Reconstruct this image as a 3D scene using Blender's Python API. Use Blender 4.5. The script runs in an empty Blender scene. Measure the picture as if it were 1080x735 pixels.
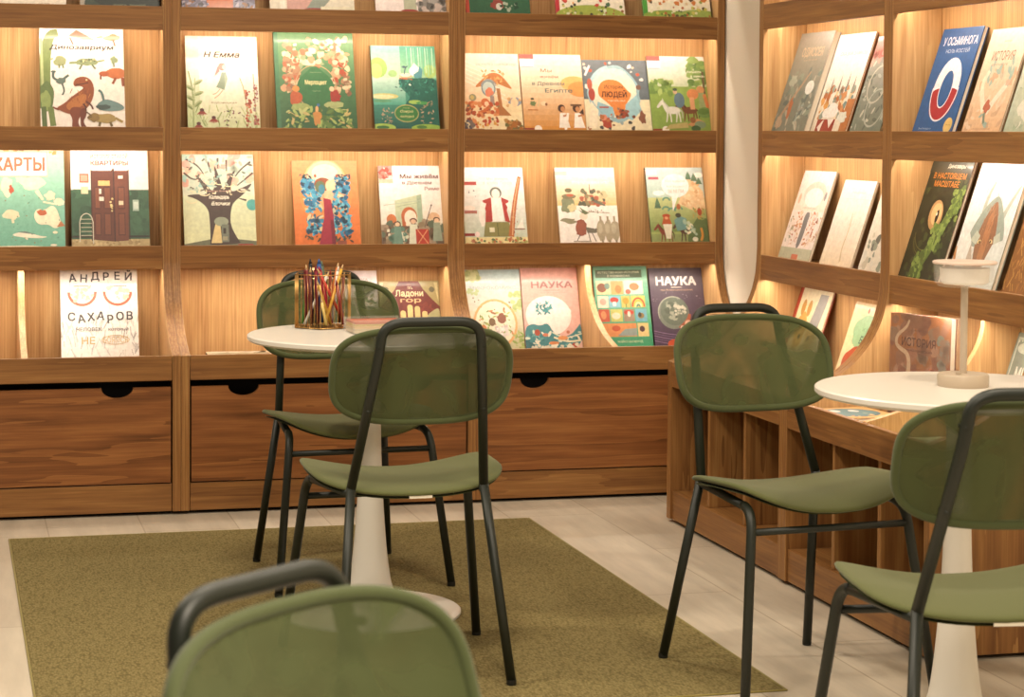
import bpy, bmesh, math, random
from mathutils import Vector, Matrix
PI = math.pi
SC = bpy.context.scene
COL = SC.collection
cosd = lambda a: math.cos(math.radians(a)); sind = lambda a: math.sin(math.radians(a))

# ---------------------------------------------------------------- colours and materials
def lin(c):
    return c/12.92 if c <= .04045 else ((c+.055)/1.055)**2.4
def hx(s):
    s = s.lstrip('#')
    return tuple(lin(int(s[i:i+2], 16)/255) for i in (0, 2, 4))
def new_mat(name):
    m = bpy.data.materials.new(name); m.use_nodes = True
    nt = m.node_tree; b = nt.nodes['Principled BSDF']
    return m, nt, b
def simple(name, col, rough=.5, metal=0., spec=.5, coat=0.):
    m, nt, b = new_mat(name)
    b.inputs['Base Color'].default_value = (*hx(col), 1)
    b.inputs['Roughness'].default_value = rough
    b.inputs['Metallic'].default_value = metal
    b.inputs['Specular IOR Level'].default_value = spec
    b.inputs['Coat Weight'].default_value = coat
    return m
def N(nt, t, **kw):
    n = nt.nodes.new(t)
    for k, v in kw.items():
        if k in n.inputs: n.inputs[k].default_value = v
        else: setattr(n, k, v)
    return n
def wood(name, axis, dark, mid, light, rough=.42, wv=.20):
    """oak laminate, the grain running along the given local axis"""
    m, nt, b = new_mat(name); L = nt.links.new
    tc = N(nt, 'ShaderNodeTexCoord'); oi = N(nt, 'ShaderNodeObjectInfo')
    sc = N(nt, 'ShaderNodeVectorMath', operation='SCALE'); sc.inputs['Scale'].default_value = 23.
    cmb = N(nt, 'ShaderNodeCombineXYZ'); L(oi.outputs['Random'], cmb.inputs[0]); L(oi.outputs['Random'], cmb.inputs[1]); L(oi.outputs['Random'], cmb.inputs[2])
    L(cmb.outputs[0], sc.inputs[0])
    add = N(nt, 'ShaderNodeVectorMath', operation='ADD'); L(tc.outputs['Object'], add.inputs[0]); L(sc.outputs[0], add.inputs[1])
    def mp(along, across):
        mn = N(nt, 'ShaderNodeMapping'); s = [across]*3; s[axis] = along
        mn.inputs['Scale'].default_value = s; L(add.outputs[0], mn.inputs[0]); return mn
    m1 = mp(1.3, 17.); n1 = N(nt, 'ShaderNodeTexNoise', Scale=1.0, Detail=5., Roughness=.55, Distortion=1.6); L(m1.outputs[0], n1.inputs['Vector'])
    m2 = mp(4., 150.); n2 = N(nt, 'ShaderNodeTexNoise', Scale=1.0, Detail=4., Roughness=.6); L(m2.outputs[0], n2.inputs['Vector'])
    m3 = mp(.42, 6.); w = N(nt, 'ShaderNodeTexWave', Scale=5., Distortion=10., Detail=2.5, wave_profile='SAW')
    w.inputs['Detail Scale'].default_value = .7
    w.bands_direction = ['X', 'Y', 'Z'][(axis+1) % 3] if axis != 2 else 'X'
    L(m3.outputs[0], w.inputs['Vector'])
    a = N(nt, 'ShaderNodeMath', operation='MULTIPLY'); a.inputs[1].default_value = .40; L(n1.outputs[0], a.inputs[0])
    c = N(nt, 'ShaderNodeMath', operation='MULTIPLY_ADD'); c.inputs[1].default_value = wv; L(w.outputs['Fac'], c.inputs[0]); L(a.outputs[0], c.inputs[2])
    d = N(nt, 'ShaderNodeMath', operation='MULTIPLY_ADD'); d.inputs[1].default_value = .42; L(n2.outputs[0], d.inputs[0]); L(c.outputs[0], d.inputs[2])
    r = N(nt, 'ShaderNodeValToRGB'); L(d.outputs[0], r.inputs[0])
    e = r.color_ramp.elements
    e[0].position = .28; e[0].color = (*hx(dark), 1); e[1].position = .74; e[1].color = (*hx(light), 1)
    k = e.new(.52); k.color = (*hx(mid), 1)
    L(r.outputs[0], b.inputs['Base Color'])
    b.inputs['Roughness'].default_value = rough; b.inputs['Specular IOR Level'].default_value = .35
    bp = N(nt, 'ShaderNodeBump', Strength=.12, Distance=.002); L(d.outputs[0], bp.inputs['Height']); L(bp.outputs[0], b.inputs['Normal'])
    return m
WD = ('694324', '916538', 'b08650')
WOODX = wood('oak_laminate_grain_along', 0, *WD, wv=.12)
WOODZ = wood('oak_laminate_grain_upright', 2, *WD)
WOODY = wood('oak_laminate_grain_deep', 1, *WD)
WOODLIT = wood('oak_laminate_painted_lit', 2, 'a0754a', 'c8a06e', 'e2c496', wv=.09)  # paler copy of the rack oak, strip-light brightness put into the colour
WOODD = wood('oak_laminate_drawer', 0, '5a3519', '86542d', 'a26d3d', wv=.20)
DARK = simple('painted_gap_shade', '120d0a', .8)  # near-black colour standing in for shade in the gaps
LEDM, nt, b = new_mat('led_diffuser')
b.inputs['Base Color'].default_value = (.9, .85, .75, 1)
b.inputs['Emission Color'].default_value = (1, .80, .55, 1); b.inputs['Emission Strength'].default_value = 6
WHITE = simple('white_lacquer', 'dcd7cd', .30, spec=.5)
TUBE = simple('green_black_powder_coat', '181d13', .48, spec=.5)
GLIDE = simple('black_plastic', '16160f', .6)
TAG = simple('white_care_label', 'e8e2d2', .7)
LAMPM = simple('sand_lacquered_metal', 'b5a48f', .42, spec=.5)
GOLD = simple('brass_wire', 'c9a062', .3, metal=1.)
PAPER = simple('paper_page_edges', 'e6dcc8', .85, spec=.2)

def fabric(name, col, see=0., scale=900.):
    m, nt, b = new_mat(name); L = nt.links.new
    tc = N(nt, 'ShaderNodeTexCoord'); n = N(nt, 'ShaderNodeTexNoise', Scale=scale, Detail=2.); L(tc.outputs['Object'], n.inputs['Vector'])
    mx = N(nt, 'ShaderNodeMix', data_type='RGBA'); c = hx(col)
    mx.inputs[6].default_value = (*[x*.78 for x in c], 1); mx.inputs[7].default_value = (*[x*1.2 for x in c], 1)
    L(n.outputs[0], mx.inputs[0]); L(mx.outputs[2], b.inputs['Base Color'])
    b.inputs['Roughness'].default_value = .8; b.inputs['Specular IOR Level'].default_value = .25
    b.inputs['Sheen Weight'].default_value = .15
    bp = N(nt, 'ShaderNodeBump', Strength=.25, Distance=.001); L(n.outputs[0], bp.inputs['Height']); L(bp.outputs[0], b.inputs['Normal'])
    if see:
        out = nt.nodes['Material Output']; t = N(nt, 'ShaderNodeBsdfTransparent')
        ms = N(nt, 'ShaderNodeMixShader'); n5 = N(nt, 'ShaderNodeTexNoise', Scale=7., Detail=1.5, Distortion=1.2); L(tc.outputs['Object'], n5.inputs['Vector'])
        m5 = N(nt, 'ShaderNodeMapRange'); m5.inputs['From Min'].default_value = .38; m5.inputs['From Max'].default_value = .62
        m5.inputs['To Min'].default_value = see*.45; m5.inputs['To Max'].default_value = see*1.5; L(n5.outputs[0], m5.inputs[0]); L(m5.outputs[0], ms.inputs[0])
        L(b.outputs[0], ms.inputs[1]); L(t.outputs[0], ms.inputs[2]); L(ms.outputs[0], out.inputs[0])
    return m
SEATM = fabric('green_seat_fabric', '575b33')
MESHM = fabric('green_mesh_fabric', '4d5530', see=.27)
RIMM = fabric('green_mesh_rim', '4a5230')

def glass(name, tint='f4efe8', rough=.03, clear=.88):
    """thin clear plastic: mostly see-through, a little white body and a glossy skin"""
    m, nt, b = new_mat(name); L = nt.links.new
    b.inputs['Base Color'].default_value = (*hx(tint), 1); b.inputs['Roughness'].default_value = rough
    t = N(nt, 'ShaderNodeBsdfTransparent'); ms = N(nt, 'ShaderNodeMixShader'); ms.inputs[0].default_value = clear
    L(b.outputs[0], ms.inputs[1]); L(t.outputs[0], ms.inputs[2]); L(ms.outputs[0], nt.nodes['Material Output'].inputs[0])
    return m
ACRYL = glass('clear_acrylic')
SLEEVE = glass('clear_plastic_sleeve', 'c8beb4', .05, clear=.94)
FROST = glass('frosted_acrylic', 'f6eee2', .35, clear=.30)

def cover_mat(name, rough, coat):
    m, nt, b = new_mat(name); L = nt.links.new
    a = N(nt, 'ShaderNodeAttribute', attribute_name='ink')
    tc = N(nt, 'ShaderNodeTexCoord'); n = N(nt, 'ShaderNodeTexNoise', Scale=55., Detail=5., Roughness=.7); L(tc.outputs['Object'], n.inputs['Vector'])
    mr = N(nt, 'ShaderNodeMapRange'); mr.inputs['From Min'].default_value = .3; mr.inputs['From Max'].default_value = .7
    mr.inputs['To Min'].default_value = .72; mr.inputs['To Max'].default_value = .98; L(n.outputs[0], mr.inputs[0])
    mx = N(nt, 'ShaderNodeVectorMath', operation='SCALE'); L(a.outputs['Color'], mx.inputs[0]); L(mr.outputs[0], mx.inputs['Scale'])
    L(mx.outputs[0], b.inputs['Base Color']); b.inputs['Roughness'].default_value = rough
    b.inputs['Coat Weight'].default_value = coat; b.inputs['Coat Roughness'].default_value = .10
    return m
GLOSSY = cover_mat('printed_cover_gloss', .45, .20)
MATTE = cover_mat('printed_cover_matte', .5, .08)
INK = cover_mat('coloured_paint', .4, .2)

# ---------------------------------------------------------------- mesh helpers
def bm_box(bm, x0, y0, z0, x1, y1, z1):
    v = [bm.verts.new((x, y, z)) for z in (z0, z1) for y in (y0, y1) for x in (x0, x1)]
    for f in ((0, 2, 3, 1), (4, 5, 7, 6), (0, 1, 5, 4), (2, 6, 7, 3), (0, 4, 6, 2), (1, 3, 7, 5)):
        bm.faces.new([v[i] for i in f])
def link(name, me, mat, parent=None, smooth=False, bevel=0, kind=None):
    o = bpy.data.objects.new(name, me); COL.objects.link(o)
    if mat is not None: me.materials.append(mat)
    if parent is not None: o.parent = parent
    if smooth:
        for p in me.polygons: p.use_smooth = True
    if bevel:
        md = o.modifiers.new('bevel', 'BEVEL'); md.width = bevel; md.segments = 2; md.limit_method = 'ANGLE'
    if kind: o['kind'] = kind
    return o
def obj(name, bm, mat, parent=None, smooth=False, bevel=0, kind=None):
    bmesh.ops.recalc_face_normals(bm, faces=bm.faces[:])
    me = bpy.data.meshes.new(name); bm.to_mesh(me); bm.free()
    return link(name, me, mat, parent, smooth, bevel, kind)
def box(name, a, b, mat, parent=None, bevel=.0012, kind=None):
    bm = bmesh.new(); bm_box(bm, *a, *b); return obj(name, bm, mat, parent, bevel=bevel, kind=kind)
def tag(o, label, cat, group=None):
    o['label'] = label; o['category'] = cat
    if group: o['group'] = group
    return o
def empty(name, loc, rz=0., label=None, cat=None, group=None):
    o = bpy.data.objects.new(name, None); COL.objects.link(o); o.empty_display_size = .1
    o.location = loc; o.rotation_euler = (0, 0, rz)
    if label: tag(o, label, cat, group)
    return o
def fillet(pts, r, seg=7):
    P = [Vector(p) for p in pts]; out = [P[0]]
    for i in range(1, len(P)-1):
        a, c, b = P[i-1], P[i], P[i+1]
        ra = min(r, (a-c).length*.49); rb = min(r, (b-c).length*.49)
        s = c+(a-c).normalized()*ra; e = c+(b-c).normalized()*rb
        for k in range(seg+1):
            t = k/seg; out.append(s*(1-t)**2+c*2*t*(1-t)+e*t*t)
    out.append(P[-1]); return out
def bm_tube(bm, pts, r, n=12, closed=False, r1=None):
    P = [Vector(p) for p in pts]; m = len(P); rings = []
    t0 = (P[1]-P[0]).normalized(); up = Vector((0, 0, 1)) if abs(t0.z) < .9 else Vector((1, 0, 0))
    u = t0.cross(up).normalized()
    for i, p in enumerate(P):
        if closed: t = (P[(i+1) % m]-P[i-1]).normalized()
        else: t = (P[min(i+1, m-1)]-P[max(i-1, 0)]).normalized()
        u = (u-t*u.dot(t)).normalized(); w = t.cross(u)
        rr = r if r1 is None else r+(r1-r)*i/(m-1)
        rings.append([bm.verts.new(p+(u*math.cos(2*PI*k/n)+w*math.sin(2*PI*k/n))*rr) for k in range(n)])
    for i in range(m if closed else m-1):
        A, B = rings[i], rings[(i+1) % m]
        for k in range(n): bm.faces.new((A[k], A[(k+1) % n], B[(k+1) % n], B[k]))
    if not closed:
        bm.faces.new(rings[0][::-1]); bm.faces.new(rings[-1])
def tube(name, pts, r, mat, parent=None, n=12, closed=False, r1=None):
    bm = bmesh.new(); bm_tube(bm, pts, r, n, closed, r1); return obj(name, bm, mat, parent, smooth=True)
def bm_lathe(bm, prof, n=48, c=(0, 0)):
    rings = []
    for r, z in prof:
        if r < 1e-5: rings.append([bm.verts.new((c[0], c[1], z))])
        else: rings.append([bm.verts.new((c[0]+r*math.cos(2*PI*k/n), c[1]+r*math.sin(2*PI*k/n), z)) for k in range(n)])
    for A, B in zip(rings, rings[1:]):
        for k in range(n):
            q = [A[k % len(A)], A[(k+1) % len(A)], B[(k+1) % len(B)], B[k % len(B)]]
            q2 = []
            for v in q:
                if v not in q2: q2.append(v)
            if len(q2) > 2: bm.faces.new(q2)
def lathe(name, prof, mat, parent=None, n=48, smooth=True):
    bm = bmesh.new(); bm_lathe(bm, prof, n); o = obj(name, bm, mat, parent)
    if smooth:
        for p in o.data.polygons: p.use_smooth = True
        md = o.modifiers.new('split', 'EDGE_SPLIT'); md.split_angle = math.radians(35)
    return o
def prism_x(name, outline, x0, x1, mat, parent, bevel=.001):
    """(y, z) outline extruded along x"""
    bm = bmesh.new()
    A = [bm.verts.new((x0, y, z)) for y, z in outline]; B = [bm.verts.new((x1, y, z)) for y, z in outline]
    bm.faces.new(A); bm.faces.new(B[::-1])
    k = len(A)
    for i in range(k): bm.faces.new((A[i], B[i], B[(i+1) % k], A[(i+1) % k]))
    return obj(name, bm, mat, parent, bevel=bevel)

# ---------------------------------------------------------------- camera (the photo is an off-centre crop: lens shift)
CAM_H = 1.28; F = 2187.6; yaw, pit, rol = .24107, .0397, -.00607
cy, sy, cp, sp = math.cos(yaw), math.sin(yaw), math.cos(pit), math.sin(pit)
fw = Vector((sy*cp, cy*cp, -sp)); rt = Vector((cy, -sy, 0)); dn = fw.cross(rt)
c, s = math.cos(rol), math.sin(rol)
R_, D_ = c*rt+s*dn, -s*rt+c*dn
cd = bpy.data.cameras.new('camera'); cam = bpy.data.objects.new('camera', cd); COL.objects.link(cam)
M = Matrix((R_, -D_, -fw)).transposed().to_4x4(); M.translation = (0, 0, CAM_H); cam.matrix_world = M
cd.sensor_width = 36; cd.lens = F/1080*36
cd.shift_x = (540-484.17)/1080; cd.shift_y = -(367.5-224.97)/1080
cd.clip_start = .05
cd.dof.use_dof = True; cd.dof.focus_distance = 5.6; cd.dof.aperture_fstop = 8.5
SC.camera = cam

# ---------------------------------------------------------------- the room
YU, YL, XU, XL = 7.178, 6.871, 2.599, 2.291       # front planes: racks and protruding bases of the two shelf walls
def structure(name, a, b, mat):
    o = box(name, a, b, mat, bevel=0); o['kind'] = 'structure'; return o
m, nt, b = new_mat('pale_tile_floor'); L = nt.links.new
tc = N(nt, 'ShaderNodeTexCoord'); mp_ = N(nt, 'ShaderNodeMapping'); mp_.inputs['Rotation'].default_value = (0, 0, PI/2); L(tc.outputs['Object'], mp_.inputs[0])
bk = N(nt, 'ShaderNodeTexBrick', Scale=1.0); bk.inputs['Brick Width'].default_value = 1.2; bk.inputs['Row Height'].default_value = .3
bk.inputs['Mortar Size'].default_value = .0025; bk.inputs['Mortar Smooth'].default_value = .3
bk.inputs['Color1'].default_value = (*hx('c2b5a1'), 1); bk.inputs['Color2'].default_value = (*hx('cabfac'), 1); bk.inputs['Mortar'].default_value = (*hx('a89a84'), 1)
L(mp_.outputs[0], bk.inputs['Vector'])
mp2 = N(nt, 'ShaderNodeMapping'); mp2.inputs['Scale'].default_value = (9, 1.2, 3); L(tc.outputs['Object'], mp2.inputs[0])
ns = N(nt, 'ShaderNodeTexNoise', Scale=1.6, Detail=7., Roughness=.62); L(mp2.outputs[0], ns.inputs['Vector'])
mr = N(nt, 'ShaderNodeMapRange'); mr.inputs['From Min'].default_value = .3; mr.inputs['From Max'].default_value = .7; mr.inputs['To Min'].default_value = .78; mr.inputs['To Max'].default_value = 1.06
L(ns.outputs[0], mr.inputs[0]); vm = N(nt, 'ShaderNodeVectorMath', operation='SCALE'); L(bk.outputs['Color'], vm.inputs[0]); L(mr.outputs[0], vm.inputs['Scale'])
L(vm.outputs[0], b.inputs['Base Color']); b.inputs['Roughness'].default_value = .45
FLOORM = m
m, nt, b = new_mat('white_painted_wall'); L = nt.links.new
tc = N(nt, 'ShaderNodeTexCoord'); ns = N(nt, 'ShaderNodeTexNoise', Scale=160., Detail=3.); L(tc.outputs['Object'], ns.inputs['Vector'])
bp = N(nt, 'ShaderNodeBump', Strength=.1, Distance=.002); L(ns.outputs[0], bp.inputs['Height']); L(bp.outputs[0], b.inputs['Normal'])
b.inputs['Base Color'].default_value = (*hx('e4dccd'), 1); b.inputs['Roughness'].default_value = .75
WALLM = m
structure('floor', (-3.2, -1.2, -.1), (3.6, 7.5, 0), FLOORM)
structure('wall_back', (-3.2, 7.345, 0), (3.0, 7.5, 3.0), WALLM)
structure('wall_right', (2.770, -1.2, 0), (2.92, 7.345, 3.0), WALLM)

# ---------------------------------------------------------------- bookcases
# levels shared by both shelf walls: tops of the shelf lips and bottoms of the lips
LIPT = (.878, 1.2867, 1.7012, 2.112); LIPH = .081
LED_T, LED_B, FLOOR_D, BD = .5302, .4481, .48, .152
CURVE = [(0, .90), (-.003, .84), (-.007, .805), (-.023, .745), (-.054, .686), (-.10, .632), (-.156, .59), (-.23, .555), (-.307, .5302)]
TK = .028
BOARD_TOP = 2.25
def bez(pts, k=3):
    out = []
    P = [Vector((*p, 0)) for p in pts]
    for i in range(len(P)-1):
        a = P[max(i-1, 0)]; b = P[i]; c_ = P[i+1]; d = P[min(i+2, len(P)-1)]
        for j in range(k):
            t = j/k
            v = .5*((2*b)+(c_-a)*t+(2*a-5*b+4*c_-d)*t*t+(3*b-a-3*c_+d)*t**3); out.append((v.x, v.y))
    out.append(pts[-1]); return out
CV = bez(CURVE)
def bookcase(origin, rz, width, label, drawer, cubby, end_left=TK, end_right=TK, mid=True):
    """local frame: x along the wall, y into the wall, z up; y=0 is the front of the upper racks"""
    t = empty('bookcase', origin, rz, label, 'bookcase', 'built-in oak bookcases with lit book racks')
    W = width
    prof = [(BD+.012, .012), (BD+.012, BOARD_TOP), (0, BOARD_TOP)]+CV+[(-.307, .012)]
    prism_x('side_panel', prof, 0, end_left, WOODZ, t)
    prism_x('side_panel', prof, W-end_right, W, WOODZ, t)
    inner = [(BD-.001, FLOOR_D-.02), (BD-.001, BOARD_TOP-.001), (.0008, BOARD_TOP-.001)]+[(y+.0008, z) for y, z in CV]+[(-.287, FLOOR_D-.02)]
    prism_x('painted_lit_sheet', inner, end_left+.0002, end_left+.0016, WOODLIT, t, bevel=0)  # added pale sheets, their colour brightens the sides as if strip-lit
    prism_x('painted_lit_sheet', inner, W-end_right-.0016, W-end_right-.0002, WOODLIT, t, bevel=0)
    x0, x1 = end_left+.0019, W-end_right-.0019
    box('back_panel', (x0, BD, .1), (x1, BD+.012, BOARD_TOP), WOODLIT, t, bevel=0)
    box('top_board', (x0, 0, BOARD_TOP-.02), (x1, BD, BOARD_TOP), WOODX, t)
    for zt in LIPT:
        box('shelf_lip', (x0, 0, zt-LIPH), (x1, .016, zt), WOODX, t, bevel=.0015)
        box('shelf', (x0, .0163, zt-.028), (x1, BD-.0003, zt-.010), WOODX, t, bevel=0)
        if zt == LIPT[0]: box('led_strip', (x0+.004, .0165, zt-LIPH+.001), (x1-.004, .0265, zt-LIPH+.004), LEDM, t, bevel=0)
        else: box('led_strip', (x0+.01, .030, zt-.036), (x1-.01, .042, zt-.0285), LEDM, t, bevel=0)
    # low display bay behind the ledge
    box('display_floor', (x0, -.288, FLOOR_D-.018), (x1, BD-.0003, FLOOR_D), WOODX, t, bevel=0)
    box('ledge_board', (x0, -.307, LED_B), (x1, -.2885, LED_T), WOODX, t, bevel=.0015)
    if mid:
        mx = (x0+x1)/2 if mid is True else mid
        zt_ = LIPT[0]-.040
        hc = bez([(.050, zt_), (.047, .80), (.038, .745), (.008, .686), (-.045, .632), (-.11, .590), (-.19, .556), (-.2870, .5305)])
        half = [(BD-.001, FLOOR_D+.0005), (BD-.001, zt_)]+hc+[(-.287, FLOOR_D+.0005)]
        prism_x('divider', half, mx-.011, mx+.011, WOODLIT, t)  # pale oak copy, the lit look is in its colour
    # base
    box('plinth', (x0, -.300, .012), (x1, -.284, .104), WOODX, t)
    box('base_floor', (x0, -.284, .086), (x1, BD-.0003, .104), WOODX, t, bevel=0)
    box('toe_shade_strip', (x0, -.262, 0), (x1, -.248, .012), DARK, t, bevel=0)  # dark strip painting the shadow gap along the floor
    if drawer:
        bm = bmesh.new()
        top = .426; xa, xb = x0+.004, x1-.004; L_ = xb-xa
        xs = [xa, xb]
        for fx in (.185, .815):
            cx = xa+fx*L_; xs += [cx-.052*math.cos(PI*k/20) for k in range(21)]
        xs = sorted(xs)
        def tz(x):
            for fx in (.185, .815):
                q = (x-xa-fx*L_)/.052
                if abs(q) < 1: return top-.034*math.sqrt(1-q*q)
            return top
        cols_ = [[bm.verts.new((x, y, z)) for y, z in ((-.304, .109), (-.304, tz(x)), (-.286, tz(x)), (-.286, .109))] for x in xs]
        bm.faces.new(cols_[0]); bm.faces.new(cols_[-1][::-1])
        for A, B in zip(cols_, cols_[1:]):
            for k in range(4): bm.faces.new((A[k], B[k], B[(k+1) % 4], A[(k+1) % 4]))
        obj('drawer', bm, WOODD, t)
        box('drawer_shade_sheet', (x0, -.20, .1045), (x1, -.19, .46), DARK, t, bevel=0)  # dark sheet painting the shade behind the gap above the drawer
    if cubby:
        for k in (1, 2):
            xc = x0+(x1-x0)*k/3
            box('partition', (xc-.009, -.290, .1045), (xc+.009, BD-.001, LED_B+.013), WOODZ, t)
    # strip lights under each rack shelf
    for zt in LIPT:
        ld = bpy.data.lights.new('shelf_light', 'AREA'); ld.shape = 'RECTANGLE'; ld.size = (x1-x0)-.03; ld.size_y = .010
        ld.energy = LED_W*(x1-x0); ld.color = (1, .86, .70); ld.spread = math.radians(170)
        lo = bpy.data.objects.new('shelf_light', ld); COL.objects.link(lo); lo.parent = t
        lo.location = ((x0+x1)/2, .036, zt-.0375) if zt != LIPT[0] else ((x0+x1)/2, .0215, zt-LIPH+.0005); lo.rotation_euler = (math.radians(8 if zt != LIPT[0] else 0), 0, 0)
    return t
LED_W = 2.6
bookcase((-.272, YU, 0), 0, .744+.272, 'oak bookcase nearest the left edge, holding the dinosaur and map books above a wide drawer', True, False)
bookcase((.7445, YU, 0), 0, 1.7535-.7445, 'middle oak bookcase of the back wall, behind the table with the pencil holder', True, False)
bookcase((1.754, YU, 0), 0, 2.766-1.754, 'oak bookcase on the back wall beside the white corner wall', True, False)
RY = 6.433
bookcase((XU, RY, 0), -PI/2, RY-5.4628, 'oak bookcase on the right wall nearest the corner, with open cubbies below', False, True, end_left=.034, end_right=TK, mid=False)
bookcase((XU, 5.4622, 0), -PI/2, 5.4622-4.555, 'oak bookcase on the right wall beside the table with the lamp, open cubbies below', False, True, mid=.4972)

# ---------------------------------------------------------------- printed covers, drawn as thin flat shapes on the front board
TEXTS = {}
def text_mesh(s_, bold=0., shear=0.):
    k = (s_, shear)
    if k not in TEXTS:
        cu = bpy.data.curves.new('lettering', 'FONT'); cu.body = s_;  cu.shear = shear; cu.resolution_u = 2; cu.fill_mode = 'NONE'
        o = bpy.data.objects.new('lettering', cu); COL.objects.link(o)
        bpy.context.view_layer.update()
        me = bpy.data.meshes.new_from_object(o.evaluated_get(bpy.context.evaluated_depsgraph_get()))
        co = [(v.co.x, v.co.y) for v in me.vertices]; adj = {}
        for ed in me.edges:
            a_, b_ = ed.vertices; adj.setdefault(a_, []).append(b_); adj.setdefault(b_, []).append(a_)
        seen, loops = set(), []
        for st in range(len(co)):
            if st in seen or st not in adj: continue
            lp, cur = [st], st; seen.add(st)
            while True:
                nx = [q for q in sorted(adj[cur]) if q not in seen]
                if not nx: break
                cur = nx[0]; seen.add(cur); lp.append(cur)
            if len(lp) > 2: loops.append([co[q] for q in lp])
        grp = []                                  # outlines that overlap sideways belong to one letter
        for lp in loops:
            lo, hi = min(p[0] for p in lp), max(p[0] for p in lp); mine = [lo, hi, [lp]]
            rest = []
            for g in grp:
                if g[0] < mine[1] and g[1] > mine[0]: mine = [min(g[0], mine[0]), max(g[1], mine[1]), g[2]+mine[2]]
                else: rest.append(g)
            grp = rest+[mine]
        vs, fs = [], []
        for _, _, lps in grp:                     # cut each letter into horizontal slices, filled by winding number
            lv = sorted({round(p[1], 3) for lp in lps for p in lp})
            for y0, y1 in zip(lv, lv[1:]):
                ym = (y0+y1)/2; xs = []
                for lp in lps:
                    for q in range(len(lp)):
                        a_, b_ = lp[q-1], lp[q]
                        if (a_[1] > ym) != (b_[1] > ym):
                            f = lambda yy: a_[0]+(b_[0]-a_[0])*(yy-a_[1])/(b_[1]-a_[1])
                            xs.append((f(ym), f(y0), f(y1), 1 if b_[1] > a_[1] else -1))
                xs.sort(); wn = 0
                for m_, q in enumerate(xs):
                    if wn == 0: left = q
                    wn += q[3]
                    if wn == 0:
                        k0 = len(vs); vs.extend([(left[1], y0), (q[1], y0), (q[2], y1), (left[2], y1)]); fs.append((k0, k0+1, k0+2, k0+3))
        bpy.data.meshes.remove(me)
        bpy.data.objects.remove(o); bpy.data.curves.remove(cu)
        TEXTS[k] = (vs, fs)
    return TEXTS[k]
def clip(poly, w, h):
    for ax, lim, sg in ((0, 0, 1), (0, w, -1), (1, 0, 1), (1, h, -1)):
        out = []
        for i in range(len(poly)):
            a, b_ = poly[i-1], poly[i]
            ia, ib = (a[ax]-lim)*sg >= 0, (b_[ax]-lim)*sg >= 0
            if ia != ib:
                t = (lim-a[ax])/(b_[ax]-a[ax]); out.append((a[0]+(b_[0]-a[0])*t, a[1]+(b_[1]-a[1])*t))
            if ib: out.append(b_)
        poly = out
        if len(poly) < 3: return []
    return poly
def chaikin(P, closed=True, it=2):
    for _ in range(it):
        Q = [] if closed else [P[0]]; n = len(P)
        for i in range(n if closed else n-1):
            a, c_ = P[i], P[(i+1) % n]
            Q += [(a[0]*.75+c_[0]*.25, a[1]*.75+c_[1]*.25), (a[0]*.25+c_[0]*.75, a[1]*.25+c_[1]*.75)]
        if not closed: Q.append(P[-1])
        P = Q
    return P
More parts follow.
